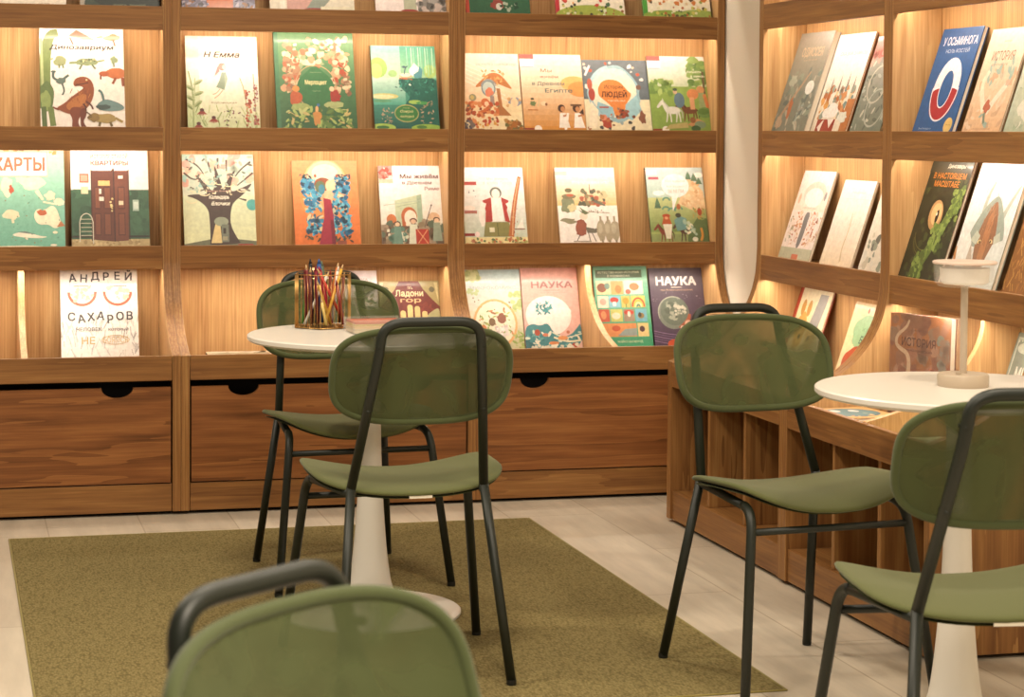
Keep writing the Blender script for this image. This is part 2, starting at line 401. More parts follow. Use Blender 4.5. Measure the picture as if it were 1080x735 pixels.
class Art:
    def __init__(s, w, h, bg, seed=1):
        s.w, s.h, s.bg, s.items, s.lv = w, h, bg, [], 0; s.r = random.Random(seed)
    def _p(s, pts, col, lift=True):
        if lift: s.lv += 1
        q = clip([(x*s.w, y*s.h) for x, y in pts], s.w, s.h)
        if len(q) > 2: s.items.append((q, None, hx(col), s.lv))
        return s
    def rect(s, x0, y0, x1, y1, c, lift=True): return s._p([(x0, y0), (x1, y0), (x1, y1), (x0, y1)], c, lift)
    def poly(s, pts, c): return s._p(chaikin(pts) if len(pts) >= 7 else pts, c)
    def grad(s, x0, y0, x1, y1, top, bot, n=14):
        s.lv += 1; a, b_ = hx(top), hx(bot)
        for i in range(n):
            t = (i+.5)/n; q = [(x0*s.w, (y0+(y1-y0)*i/n)*s.h), (x1*s.w, (y0+(y1-y0)*i/n)*s.h), (x1*s.w, (y0+(y1-y0)*(i+1)/n)*s.h), (x0*s.w, (y0+(y1-y0)*(i+1)/n)*s.h)]
            s.items.append((q, None, tuple(b_[k]+(a[k]-b_[k])*t for k in range(3)), s.lv))
        return s
    def ell(s, cx, cy_, rx, ry, c, rot=0, n=20, lift=True):
        A = s.h/s.w; ca, sa = cosd(rot), sind(rot); P = []
        for k in range(n):
            u, v = rx*math.cos(2*PI*k/n), ry*A*math.sin(2*PI*k/n)
            P.append((cx+u*ca-v*sa, cy_+(u*sa+v*ca)/A))
        return s._p(P, c, lift)
    def ring(s, cx, cy_, rx, ry, wd, c, a0=0, a1=360, n=26):
        s.lv += 1
        for k in range(n):
            b0, b1 = a0+(a1-a0)*k/n, a0+(a1-a0)*(k+1)/n
            A = s.w/s.h
            s._p([(cx+rx*cosd(b0), cy_+ry*sind(b0)), (cx+rx*cosd(b1), cy_+ry*sind(b1)), (cx+(rx-wd)*cosd(b1), cy_+(ry-wd*A)*sind(b1)), (cx+(rx-wd)*cosd(b0), cy_+(ry-wd*A)*sind(b0))], c, False)
        return s
    def blob(s, cx, cy_, rx, ry, c, rough=.3, n=16, rot=0, lift=True):
        ca, sa = cosd(rot), sind(rot); P = []
        for k in range(n):
            f = 1+s.r.uniform(-rough, rough); u, v = rx*f*math.cos(2*PI*k/n), ry*f*math.sin(2*PI*k/n)
            P.append((cx+u*ca-v*sa*s.h/s.w*1, cy_+u*sa*s.w/s.h+v*ca))
        return s._p(chaikin(P, True, 1), c, lift)
    def line(s, pts, wd, c, taper=1., lift=True):
        if lift: s.lv += 1
        if len(pts) > 2: pts = chaikin(pts, False)
        P = [(x*s.w, y*s.h) for x, y in pts]; n = len(P); Lf, Rt = [], []
        for i, p in enumerate(P):
            a, b_ = P[max(i-1, 0)], P[min(i+1, n-1)]; dx, dy = b_[0]-a[0], b_[1]-a[1]; l = math.hypot(dx, dy) or 1
            k = wd*s.w/2*(1+(taper-1)*i/max(1, n-1))
            Lf.append((p[0]-dy/l*k, p[1]+dx/l*k)); Rt.append((p[0]+dy/l*k, p[1]-dx/l*k))
        for i in range(n-1):
            q = clip([Lf[i], Lf[i+1], Rt[i+1], Rt[i]], s.w, s.h)
            if len(q) > 2: s.items.append((q, None, hx(c), s.lv))
        return s
    def text(s, body, cx, cy_, height, c, width=None, bold=0., shear=0., rot=0):
        """cap height given as a fraction of the cover height, centred"""
        vs, fs = text_mesh(body, bold, shear)
        if not vs: return s
        s.lv += 1
        x0, x1 = min(v[0] for v in vs), max(v[0] for v in vs); k = height*s.h/.70; kx = k
        if width: kx = width*s.w/(x1-x0)
        ca, sa = cosd(rot), sind(rot)
        shifts = [(0, 0)] if not bold else [(dx*bold*1.5, dy*bold*1.5) for dx in (-1, 1) for dy in (-1, 1)]
        for dx, dy in shifts:
          s.lv += .25; out = []
          for x, y in vs:
            u, v = (x-(x0+x1)/2+dx)*kx, (y-.35+dy)*k
            out.append((min(max(cx*s.w+u*ca-v*sa, .0005), s.w-.0005), min(max(cy_*s.h+u*sa+v*ca, .0005), s.h-.0005)))
          s.items.append((out, fs, hx(c), s.lv))
        return s
    def scatter(s, n, x0, y0, x1, y1, size, cols, kind='blob', asp=1.):
        s.lv += 1
        for i in range(n):
            x, y = s.r.uniform(x0, x1), s.r.uniform(y0, y1); z = size*s.r.uniform(.6, 1.4); c = s.r.choice(cols)
            if i % 6 == 0: s.lv += 1
            if kind == 'blob': s.blob(x, y, z, z*asp*s.w/s.h, c, .35, 9, s.r.uniform(0, 180), lift=False)
            elif kind == 'leaf': s.ell(x, y, z, z*.4*s.w/s.h, c, s.r.uniform(0, 180), 8, lift=False)
            elif kind == 'dot': s.ell(x, y, z, z*s.w/s.h, c, 0, 8, lift=False)
            elif kind == 'stroke': s.line([(x, y), (x+s.r.uniform(-.6, .6)*z*3, y+z*3*s.w/s.h)], z*.35, c, lift=False)
        return s
    def person(s, x, y, hgt, body, head='e8c3a0', hair='4a3022', legs=None):
        k = hgt; a = s.w/s.h
        s.ell(x, y+.90*k, .14*k/a, .10*k, hair, n=12); s.ell(x, y+.87*k, .10*k/a, .085*k, head, n=12)
        if legs: s.rect(x-.10*k/a, y, x+.10*k/a, y+.4*k, legs)
        s.poly([(x-.20*k/a, y+(.30 if legs else 0)*k), (x+.20*k/a, y+(.30 if legs else 0)*k), (x+.13*k/a, y+.77*k), (x-.13*k/a, y+.77*k)], body)
        return s
    def beast(s, x, y, L_, c, legs=4, neck=.5, tail=.5, c2=None):
        """four-footed animal seen from the side, L_ long, facing left"""
        a = s.w/s.h; s.ell(x, y+.30*L_*a, .36*L_, .15*L_*a, c, n=16)
        for dx in (-.26, -.16, .16, .26)[:legs]: s.line([(x+dx*L_, y+.28*L_*a), (x+dx*L_*1.05, y)], .08*L_, c, .7)
        s.line([(x-.28*L_, y+.34*L_*a), (x-.46*L_, y+(.34+neck)*L_*a)], .15*L_, c, .6)
        s.ell(x-.50*L_, y+(.36+neck)*L_*a, .13*L_, .07*L_*a, c2 or c, n=10)
        s.line([(x+.3*L_, y+.32*L_*a), (x+.5*L_, y+(.32+tail*.2)*L_*a), (x+.62*L_, y+(.30+tail*.4)*L_*a)], .10*L_, c, .2)
        return s
def horse(s, x, y, L_, c, mane):
    a = s.w/s.h; Y = lambda v: y+v*L_*a; X = lambda u: x+u*L_
    s.line([(X(.32), Y(.58)), (X(.46), Y(.48)), (X(.44), Y(.18))], .07*L_, mane, .5)
    for u, k in ((-.22, -.30), (-.12, -.08), (.20, .14), (.28, .34)): s.line([(X(u), Y(.46)), (X((u+k)/2+.02), Y(.24)), (X(k), Y(0))], .085*L_, c, .5)
    s.ell(X(.02), Y(.54), .35*L_, .17*L_*s.w/s.h, c, n=22).poly([(X(-.34), Y(.52)), (X(-.40), Y(.74)), (X(-.50), Y(.92)), (X(-.40), Y(1.0)), (X(-.26), Y(.86)), (X(-.10), Y(.66)), (X(-.12), Y(.50))], c)
    s.line([(X(-.42), Y(1.0)), (X(-.30), Y(.88)), (X(-.16), Y(.66))], .05*L_, mane).poly([(X(-.36), Y(1.0)), (X(-.46), Y(1.0)), (X(-.62), Y(.80)), (X(-.70), Y(.68)), (X(-.64), Y(.62)), (X(-.54), Y(.70)), (X(-.40), Y(.84))], c)
    s.poly([(X(-.42), Y(.98)), (X(-.40), Y(1.10)), (X(-.36), Y(.98))], c)
    return s
DZ = .00002
def build_cover(art, t, spine, edge, mat):
    """front board, back board and spine round the page block; the print lies on the front board"""
    w, h = art.w, art.h; vs, fs, cols = [], [], []
    def quadbox(x0, y0, z0, x1, y1, z1, c):
        b0 = len(vs)
        vs.extend([(x, y, z) for z in (z0, z1) for y in (y0, y1) for x in (x0, x1)])
        for f in ((0, 2, 3, 1), (4, 5, 7, 6), (0, 1, 5, 4), (2, 6, 7, 3), (0, 4, 6, 2), (1, 3, 7, 5)):
            fs.append(tuple(b0+i for i in f)); cols.append(c)
    bt = min(.0022, t*.25); se = hx(spine)
    quadbox(-w/2, 0, 0, w/2, bt, h, hx(edge)); quadbox(-w/2, t-bt, 0, w/2, t, h, se); quadbox(-w/2, bt, 0, -w/2+bt, t-bt, h, se)
    items = [([(0, 0), (w, 0), (w, h), (0, h)], None, hx(art.bg), 0)]+art.items
    for pts, faces, c, lv in items:
        b0 = len(vs); y = -DZ*(lv+1)
        if faces is None:
            vs.extend([(x-w/2, y, z) for x, z in pts]); fs.append(tuple(range(b0, b0+len(pts)))); cols.append(c)
        else:
            vs.extend([(x-w/2, y, z) for x, z in pts])
            for f in faces: fs.append(tuple(b0+i for i in f)); cols.append(c)
    me = bpy.data.meshes.new('cover'); me.from_pydata(vs, [], fs)
    at = me.color_attributes.new('ink', 'FLOAT_COLOR', 'CORNER')
    buf = []
    for p, c in zip(me.polygons, cols): buf.extend((*c, 1.)*p.loop_total)
    at.data.foreach_set('color', buf); me.materials.append(mat)
    return me
BOOKS = []
TH = math.atan(.33)
def book(art, t, label, spine, row=None, wall='back', at=0., base=0., lean=TH, yaw=0., edge=None, mat=None, flat=None, group='picture books standing face out on the racks', name='book'):
    me = build_cover(art, t, spine, edge or art.bg, mat or GLOSSY)
    w, h = art.w, art.h
    if flat:
        e = empty(name, flat[:3], flat[3], label, 'book', group)
        c_ = link('cover', me, None, e); pg_par = e
        Mx = Matrix.Translation((0, -h/2, t))@Matrix.Rotation(-PI/2, 4, 'X')
    else:
        z0 = {'A': LIPT[2]-.010, 'B': LIPT[1]-.010, 'C': LIPT[0]-.010, 'D': FLOOR_D}[row]+.0005
        zz = z0+t*math.sin(lean)
        loc = (at, YU+base, zz) if wall == 'back' else (XU+base, at, zz)
        e = empty(name, loc, (0 if wall == 'back' else -PI/2)+yaw, label, 'book', group)
        c_ = link('cover', me, None, e); Mx = Matrix.Rotation(-lean, 4, 'X')
    c_.matrix_local = Mx
    bt = min(.0022, t*.25)
    bm = bmesh.new(); bm_box(bm, -w/2+bt+.0002, bt+.0001, .002, w/2-.0025, t-bt-.0001, h-.002)
    p = obj('pages', bm, PAPER, e); p.matrix_local = Mx
    return e
# ---- back wall, second row from the top ----
a = Art(.286, .385, 'efe3d8', 3)     # dinosaurs
a.line([(.22, .90), (.12, .88), (.07, .72), (.05, .45), (.06, .2)], .10, '6f7f45', 1.6).line([(.02, .85), (.03, .4)], .03, 'a9b07a')
a.blob(.07, .30, .10, .14, '5e7040', .12).blob(.06, .26, .06, .09, '8a9a5a', .2).line([(.12, .2), (.15, .02)], .07, '6f7f45').line([(.04, .2), (.05, 0)], .06, '59693c')
a.poly([(.34, .87), (.44, .93), (.66, .84), (.52, .84)], '8a6a52').line([(.36, .86), (.40, .79)], .02, '6a4e3c')
a.blob(.86, .86, .10, .03, 'b46a35', .3).line([(.75, .87), (.68, .86)], .02, 'b46a35').line([(.88, .84), (.90, .78)], .02, '8e4f28')
a.text('Динозавриум', .50, .765, .040, '1c120c', .76, .016, .12)
a.blob(.24, .63, .07, .045, '8d9266', .2).line([(.16, .655), (.12, .645)], .02, '8d9266').line([(.23, .6), (.23, .565)], .02, '6d7350').line([(.27, .6), (.28, .565)], .02, '6d7350')
a.blob(.56, .625, .14, .035, '7f8c63', .12).line([(.43, .62), (.35, .615)], .03, '7f8c63').line([(.68, .63), (.77, .645)], .02, '7f8c63').line([(.5, .6), (.47, .555)], .022, '5f6b4a').line([(.62, .6), (.66, .56)], .022, '5f6b4a').scatter(16, .46, .63, .66, .655, .012, ['c7c08a', '5a6548'], 'dot')
a.blob(.88, .65, .04, .035, '7f8c63', .3).line([(.88, .62), (.88, .58)], .02, '6b7752')
a.line([(.16, .53), (.15, .47), (.24, .44), (.34, .50)], .03, '4e5d55').blob(.25, .445, .06, .03, '5d6c62', .2).line([(.26, .42), (.29, .35), (.26, .31)], .02, '4e5d55').ell(.16, .53, .03, .012, '4e5d55')
a.blob(.90, .52, .13, .05, 'b4622f', .15).ell(.76, .515, .06, .025, 'a8552a').line([(.72, .50), (.72, .46)], .02, '7d3c1e').line([(.90, .48), (.86, .42)], .03, '8a4522').line([(.98, .48), (.99, .4)], .04, '8a4522')
a.poly([(.18, .19), (.24, .16), (.34, .13), (.46, .13), (.54, .18), (.60, .24), (.64, .33), (.63, .42), (.58, .475), (.50, .49), (.42, .47), (.39, .43), (.40, .39), (.47, .40), (.52, .38), (.46, .345), (.36, .29), (.28, .23)], '8a4620')
a.poly([(.30, .22), (.40, .29), (.52, .33), (.56, .30), (.50, .21), (.40, .17), (.32, .17)], 'b06a32').scatter(26, .34, .2, .58, .34, .018, ['9c5426', 'c07a3c', '7c3c1c'], 'stroke').line([(.42, .41), (.50, .415), (.57, .43)], .012, '4a2212').ell(.55, .455, .012, .008, 'e6c890')
a.poly([(.36, .20), (.48, .20), (.49, .13), (.44, .08), (.45, .02), (.50, .0), (.36, .0), (.38, .08), (.34, .14)], '7a381a').poly([(.46, .18), (.55, .20), (.54, .11), (.50, .07), (.53, .02), (.57, .0), (.47, .0), (.47, .08)], '6a2f17').line([(.54, .25), (.60, .22), (.62, .18)], .022, '5a2816').line([(.50, .23), (.54, .20), (.53, .17)], .018, '4c2212').line([(.22, .175), (.17, .185), (.15, .20)], .03, '7f371b', .3)
a.poly([(.66, .22), (.72, .26), (.80, .28), (.99, .22), (.99, .17), (.78, .16), (.68, .18)], '6a8583').line([(.75, .26), (.73, .34), (.69, .36)], .03, '587370').blob(.74, .20, .09, .025, '3f4f4c', .2)
a.blob(.76, .095, .13, .045, 'a58b4f', .12).blob(.63, .10, .07, .04, '8a6d3a', .2).line([(.60, .12), (.53, .16)], .015, '5c4426').line([(.60, .11), (.55, .10)], .014, '5c4426').line([(.70, .06), (.69, .02)], .03, '6f5b33').line([(.82, .06), (.84, .02)], .03, '6f5b33').line([(.88, .10), (.97, .06)], .03, 'a58b4f')
book(a, .012, 'large white dinosaur picture book with a brown two-legged dinosaur on its cover', '3f2a1c', 'B', at=.445, base=.018, edge='d8c8b4')

a = Art(.253, .345, 'f0e6d2', 4)     # red-haired girl in a meadow
a.grad(0, 0, 1, .5, 'f0e6d2', 'c9cf9c').grad(0, 0, .18, 1, 'eee6cf', 'b5c489')
a.line([(.08, .02), (.09, .4), (.03, .62)], .02, '8c9a62').line([(.07, .0), (.10, .3), (.12, .55)], .012, '9aa56d')
for x, y, r in ((.16, .50, 30), (.05, .44, 150), (.16, .38, 20), (.05, .33, 150), (.15, .27, 40), (.04, .24, 140)): a.ell(x, y, .075, .020, 'a1ac76', r); a.ell(x, y-.008, .05, .010, '76854c', r)
a.text('Н Емма', .50, .80, .058, '3c2014', .50, .012, .25)
a.ell(.50, .67, .055, .042, 'a8401f').poly([(.44, .68), (.39, .57), (.47, .62)], '8e3518').ell(.535, .665, .03, .028, 'e7b795').line([(.38, .565), (.46, .60)], .012, 'e0b890')
a.poly([(.49, .61), (.55, .61), (.57, .54), (.52, .42), (.41, .45), (.46, .53)], '6f8060').poly([(.53, .60), (.57, .54), (.53, .44)], '8b9a78').line([(.46, .43), (.42, .39), (.36, .37)], .014, 'd8a384').line([(.50, .42), (.45, .37), (.38, .33)], .014, 'd8a384')
a.text('Боровицкая', .51, .285, .020, '7a5a3c', .36, 0, .25)
a.scatter(46, .04, 0, .98, .20, .03, ['9fae6c', '7f9350', 'b9bf86'], 'stroke')
for x, y in ((.20, .20), (.36, .12), (.15, .055)):
    for k in range(-3, 4): a.line([(x, y), (x+.022*k, y-.055+.004*abs(k))], .022, '9c3e2a', .5, lift=k == -3)
    a.ell(x, y+.005, .03, .018, '5e2a22')
a.line([(.74, .55), (.80, .42), (.84, .05)], .012, 'a2915b').line([(.93, .60), (.95, .05)], .012, 'a2915b')
a.scatter(44, .81, .02, .88, .42, .016, ['b0573a', 'c97c5a', '98432d'], 'dot').scatter(40, .92, .05, .98, .48, .014, ['b06a50', '9a4a3c', 'a27c78'], 'dot')
a.scatter(20, .5, .04, .78, .20, .018, ['6e3c48', '8c5660', '4f3a3a'], 'leaf').rect(.38, 0, .56, .022, '9b2f22')
book(a, .010, 'cream picture book with a flying red-haired child above meadow flowers', '8b6a4a', 'B', at=.930, base=.032, edge='cdb795')

a = Art(.285, .376, '3f6b3c', 5)     # green fairy-tale book
a.grad(.0, 0, 1, 1, '5e8a58', '2c5a34').rect(0, 0, .05, 1, '3a6f49')
a.scatter(90, .12, .60, .92, .90, .040, ['d9b694', 'e8cdb0', 'c98f6a', 'b36a48', 'dcc5a0', '8c9a70'], 'blob', .9)
a.scatter(60, .10, .35, .30, .70, .032, ['8f6a4e', 'a87c5a', 'c89a74', 'b0603c', 'd8c09a'], 'blob').scatter(60, .72, .35, .92, .72, .032, ['8f6a4e', 'a87c5a', 'c89a74', 'a84a2c', 'd8c09a'], 'blob')
a.poly([(.50, .645), (.62, .56), (.72, .49), (.74, .38), (.66, .27), (.50, .21), (.34, .27), (.26, .38), (.28, .49), (.38, .56)], '2f6a3a')
a.ring(.5, .42, .26, .22, .012, 'b89a70', -60, 240)
a.ell(.25, .40, .045, .03, 'd98a45').blob(.25, .30, .07, .07, 'b4562c', .25).blob(.30, .22, .12, .035, '9aa864', .2).blob(.74, .33, .07, .06, '9c2f22', .2).ell(.70, .40, .03, .025, 'e3c39c').blob(.72, .24, .12, .035, 'a5ae74', .2)
a.text('Мерлоцвет', .505, .465, .042, 'e8dba0', .27, .012)
a.text('сказочная повесть', .51, .565, .010, '9aa878', .14).text('издание', .51, .38, .010, '9aa878', .10)
a.scatter(95, .10, .0, .93, .20, .040, ['7f9a50', '9fb264', '5f7f3c', 'b9be7a', '4c6a34', 'c4b070'], 'leaf').blob(.50, .12, .05, .08, 'c88a45', .3).ell(.50, .20, .02, .03, 'd8a870').ell(.52, .24, .02, .015, '3d6a94')
book(a, .016, 'tall green fairy tale book with a pale ornamental border of branches and figures', '2f6a4c', 'B', at=1.257, base=.0175, edge='2f6a4c')

a = Art(.236, .320, '2f8270', 6)     # swan lake
a.grad(0, .62, 1, 1, '7fb6b4', 'c2d6b4').grad(.45, .62, 1, 1, '3f9c80', '9cc79a').grad(0, 0, 1, .62, '58ab93', '135048').grad(0, .3, .5, .62, 'bcd6c4', '4da38c')
a.poly([(.40, .63), (.60, .61), (1.1, .64), (1.1, -.1), (.5, -.1), (.56, .16), (.46, .30), (.60, .40), (.42, .50)], '1f6154').ell(.10, .74, .14, .12, '98bb60').ell(.07, .70, .09, .09, 'b9cf74').ell(.32, .67, .07, .04, '9dc27c').ell(.90, .70, .10, .08, 'a3c070')
for i in range(12): a.rect(.55+i*.036, .64+.02*(i % 3), .562+i*.036, .98, ['8fd0b0', '5eb494', 'b4dcc2'][i % 3], lift=i == 0)
a.ell(.52, .645, .10, .028, 'd9a884').ell(.52, .655, .085, .022, 'f0dfcb').line([(.50, .66), (.52, .74), (.56, .76)], .016, '46606a').ell(.50, .75, .03, .014, '46606a')
a.ell(.66, .70, .08, .06, 'e9f0e8').poly([(.60, .72), (.66, .80), (.74, .74), (.76, .62), (.66, .63)], 'eef2ea').poly([(.64, .66), (.72, .70), (.74, .76), (.79, .72), (.77, .62), (.66, .62)], '4e8d97').line([(.42, .615), (.62, .600)], .02, 'b0623c')
a.ell(.17, .40, .22, .035, 'd0c884').ell(.14, .345, .14, .016, '5f9a70').ell(.15, .395, .17, .025, 'e2dcaa').ell(.64, .335, .10, .024, '9cc060').ell(.75, .325, .09, .020, '4f9c56').ell(.58, .54, .02, .012, 'e6efdc')
a.scatter(46, .35, .42, .95, .60, .030, ['2c7a68', '2a6e5e', '3f9480', '184e46'], 'leaf')
a.ell(.50, .20, .19, .105, 'a8a468', n=26).ell(.50, .20, .175, .092, '3a7a3e', n=26).text('Озеро', .50, .225, .030, 'e6d99c', .20, .0, .3).text('лебедей', .50, .165, .026, 'e6d99c', .22, 0, .3).text('сказка', .50, .265, .010, 'c9c488', .10)
a.scatter(26, .12, .08, .28, .26, .020, ['a98e72', '7f7a62', 'c5a98c'], 'leaf').scatter(26, .72, .08, .92, .36, .020, ['a98e72', '7f7a62', 'c5a98c'], 'leaf')
a.ell(.12, .03, .20, .05, '9fbf58').ell(.12, .035, .10, .02, '3c7340').ell(.80, .03, .24, .045, '8fb44c').ell(.72, .04, .08, .02, '4a7a3c')
book(a, .010, 'teal picture book with a white swan on a lake and water lilies', '24564a', 'B', at=1.585, base=.040, edge='24564a', mat=MATTE)

def badge(a, top=True):
    a.rect(0, .94, .23, 1, 'b04a3c').rect(0, .84, .23, .935, 'eee6e2').rect(.02, .83, .22, .845, 'a9a9b4').rect(0, 0, .17, .045, '8e2c22').ell(.22, .035, .06, .045, 'f0e6dc')
a = Art(.227, .297, 'e8b47a', 7)     # stone-age tree
a.grad(0, 0, 1, 1, 'ecd9c8', 'f0c488').grad(0, 0, 1, .35, 'edd2a4', 'ecdcb4')
for k in range(6): a.line([(-.05, .95-.05*k), (.5+.06*k, .78-.08*k)], .010, 'f4e6d8')
a.poly([(.60, .55), (.66, .55), (.68, .32), (.82, .20), (.52, .20), (.62, .34)], 'a86c3c').poly([(.24, .57), (.40, .68), (.52, .76), (.68, .74), (.80, .62), (.88, .53), (.72, .58), (.60, .62), (.45, .60), (.30, .56)], 'b5713a')
a.scatter(40, .38, .60, .74, .78, .03, ['c98a4c', 'a8622e', 'd9a060'], 'leaf').ell(.47, .55, .12, .11, '7d8a8c').ell(.47, .55, .095, .085, 'b9c4bc').blob(.47, .50, .07, .05, 'cf7a5a').line([(.52, .45), (.52, .34)], .07, '9c8a80').ring(.48, .54, .14, .13, .02, '8e8f8e', 20, 160)
a.scatter(60, .10, .12, .62, .36, .035, ['b4512c', 'c96a38', '8e4426', 'd98c55', '7c6a4c'], 'blob').ell(.40, .37, .07, .05, 'c96a3c').ell(.42, .35, .035, .03, 'f0c9a4')
a.ell(.20, .43, .06, .045, '8d8d70').ell(.19, .43, .03, .03, 'c9b06a').scatter(16, .76, .32, .98, .42, .025, ['d2a06c', 'b4946c', '8f94a0'], 'blob').ell(.88, .37, .06, .06, 'e8c9a0')
a.scatter(30, .72, .02, .98, .14, .035, ['a8682c', '8a5a2c', 'b98a4c', '6f6a3c'], 'blob').scatter(20, .02, .02, .18, .14, .03, ['6a6a78', '7c6c64', '544a50'], 'blob').rect(0, 0, .35, .03, '7a4436').scatter(16, .2, .04, .6, .14, .02, ['b5382a', 'd9a04c', 'c9743c'], 'dot')
a.text('Мы живём в каменном веке', .62, .865, .035, 'a9a0a4', .66, .0)
book(a, .008, 'sandy orange picture book with a big tree and a crowd beneath it', 'c98a5a', 'B', at=1.9025, base=.049)

a = Art(.234, .297, 'eec08c', 8)     # egypt
a.grad(0, 0, 1, 1, 'f0e2cc', 'cf8a30'); badge(a)
a.ell(.86, .62, .22, .10, 'e9b06a').ell(.95, .55, .2, .1, 'dd9450')
a.text('Мы', .42, .79, .045, '8c6a60', .18, .008).text('живём', .46, .71, .034, '8c6a60', .30, .008).text('в Древнем', .44, .62, .045, '5c6c68', .52, .010).text('Египте', .60, .53, .050, '4c6864', .44, .012)
a.blob(.17, .36, .05, .035, '6d7a4c', .3).ell(.16, .42, .03, .015, '4f4a2c').line([(.24, .32), (.28, .42), (.25, .44)], .02, 'c9b48a').blob(.34, .36, .05, .03, 'e2cba4', .2).rect(.08, .27, .24, .285, 'b06c34').ell(.38, .35, .02, .02, '8e5a3a')
for x in (.62, .86):
    a.ell(x, .30, .06, .05, '4a3022').ell(x+.02, .29, .035, .035, 'c98c5c').poly([(x-.06, .05), (x+.12, .05), (x+.06, .24), (x-.03, .24)], 'f4ece2').line([(x+.02, .2), (x+.12, .22)], .03, 'b9784a')
a.rect(.77, .33, .95, .355, '6b4a30').line([(.72, .24), (.66, .02)], .04, 'f4ece2').poly([(.90, .24), (.98, .22), (.97, .30)], '4a3022')
book(a, .008, 'orange picture book with two white-robed people and a small white round badge', 'b07a50', 'B', at=2.137, base=.049)

a = Art(.253, .279, 'e9dcb8', 9)     # history of people
a.rect(0, .45, 1, 1, '616a70').scatter(26, .03, .55, .97, .97, .030, ['e3dcd0', 'd9b79a', 'c9c9c0', 'b4563c'], 'blob')
a.blob(.46, .52, .40, .40, '93b4bc', .06, 26).blob(.46, .55, .34, .34, 'e9e2ca', .05, 24).ring(.46, .53, .40, .40, .05, 'a6c4cc', 100, 260)
a.poly([(.22, .62), (.32, .73), (.55, .72), (.66, .58), (.74, .52), (.62, .38), (.58, .20), (.46, .16), (.42, .34), (.30, .44), (.22, .50)], 'd98440')
a.poly([(.20, .42), (.42, .34), (.44, .22), (.30, .22), (.18, .34)], '8fb8c4').poly([(.62, .38), (.80, .52), (.86, .30), (.70, .16), (.60, .20)], '9cc4cc')
a.text('История', .46, .625, .050, '6e4423', .28, .008).text('ЛЮДЕЙ', .46, .52, .070, '5c2e14', .38, .022).text('от первых людей до наших дней', .49, .435, .022, 'f2e6d0', .27)
a.scatter(18, .50, .20, .68, .32, .028, ['7a3a28', '5c3c34', 'a84a2c', '8c6a58'], 'blob').rect(.22, .33, .36, .35, 'a8483c').blob(.32, .12, .08, .09, 'a8442e', .3).ell(.28, .20, .04, .04, 'd98a6a')
a.scatter(18, .04, .04, .98, .30, .028, ['7a4a38', '4c4a48', 'b06a40', '93a4a4'], 'blob').poly([(.03, .05), (.10, .42), (.20, .30), (.16, .05)], 'eee0c4').ell(.12, .52, .05, .09, 'a8483a').ell(.10, .66, .04, .08, 'b05a44').line([(.04, .78), (.12, .92)], .03, 'e8e4dc').ell(.84, .62, .04, .035, '7a5a48').blob(.86, .2, .05, .10, '85543e', .3)
book(a, .008, 'picture book with a dark blue top, an orange map shape and small figures around it', '56606a', 'B', at=2.3835, base=.055)

a = Art(.226, .297, '7f9a48', 10)    # knights in a green park
a.rect(0, 0, 1, .62, '86a04c').grad(0, .60, 1, 1, 'e6dcd8', 'bcc4a4'); badge(a)
a.scatter(50, .70, .60, 1, .98, .05, ['6f8f4a', '88a458', '587a3c'], 'blob').scatter(30, .0, .50, .40, .68, .05, ['8aa656', 'a5b86c', '6d8a44'], 'blob').rect(.93, .5, .97, .8, '5f5236').text('о рыцарях', .78, .80, .030, 'f4f0e4', .30).text('и замках', .86, .74, .03, 'f4f0e4', .24)
horse(a, .66, .14, .36, '6f4228', '3c2418'); horse(a, .36, .13, .38, 'dcd8cc', 'b4b0a4'); a.ell(.50, .42, .09, .10, '5b7484').ell(.44, .53, .035, .03, 'c9a88c').ell(.44, .56, .04, .02, '3f5140')
a.ell(.74, .50, .10, .07, 'c98150').line([(.72, .46), (.72, .30)], .08, 'd29a70').ell(.88, .56, .07, .05, 'c08a5c').poly([(.84, .52), (.94, .52), (.97, .28), (.84, .28)], '8f9c6c').line([(.94, .5), (.99, .3)], .06, 'c8794a')
a.ell(.92, .26, .13, .07, '6b8a4c').ell(.90, .27, .09, .04, '587a3c').poly([(.60, .10), (.78, .18), (.90, .14), (.80, .04)], 'c48a5a').ell(.70, .16, .05, .04, '8a5a34').ell(.82, .10, .10, .05, '7c9070').ell(.74, .05, .08, .04, '3f5c34').poly([(.30, .10), (.60, .13), (.62, .06), (.2, .04)], 'b9a66a')
book(a, .008, 'green picture book with riders on a brown and a white horse', '5d6b3a', 'B', at=2.6222, base=.049)

# ---- back wall, third row ----
a = Art(.280, .375, '7fb49c', 11)    # maps
a.grad(0, 0, 1, 1, '98c4ae', '6fae97').rect(0, .92, 1, 1, 'e8d6b0').scatter(10, .1, .88, .9, .96, .05, ['e9d8bc', 'd9a45c', 'c98a4c'], 'blob')
a.blob(.30, .60, .07, .10, 'ead6b6', .25).blob(.36, .56, .03, .04, 'a84e34', .3).blob(.62, .62, .13, .06, 'ead8ba', .3).blob(.48, .67, .06, .05, 'ead6b6', .3).line([(.66, .55), (.74, .46)], .05, 'ead8ba', .6).blob(.82, .50, .07, .04, 'ead6b6', .35).blob(.93, .44, .07, .03, 'ead8ba', .3).line([(.74, .44), (.88, .42)], .02, 'ead6b6')
a.blob(.36, .32, .10, .05, 'd8d2b0', .2).line([(.37, .28), (.38, .24)], .03, 'd8d2b0').poly([(.62, .30), (.66, .38), (.76, .36), (.84, .41), (.90, .38), (.94, .28), (.96, .22), (.88, .18), (.80, .23), (.68, .22)], 'efe0c2').blob(.72, .34, .06, .03, 'b5603a', .2).poly([(.90, .20), (.95, .26), (1, .21)], 'b5744c').ell(.88, .15, .03, .012, 'efe0c2')
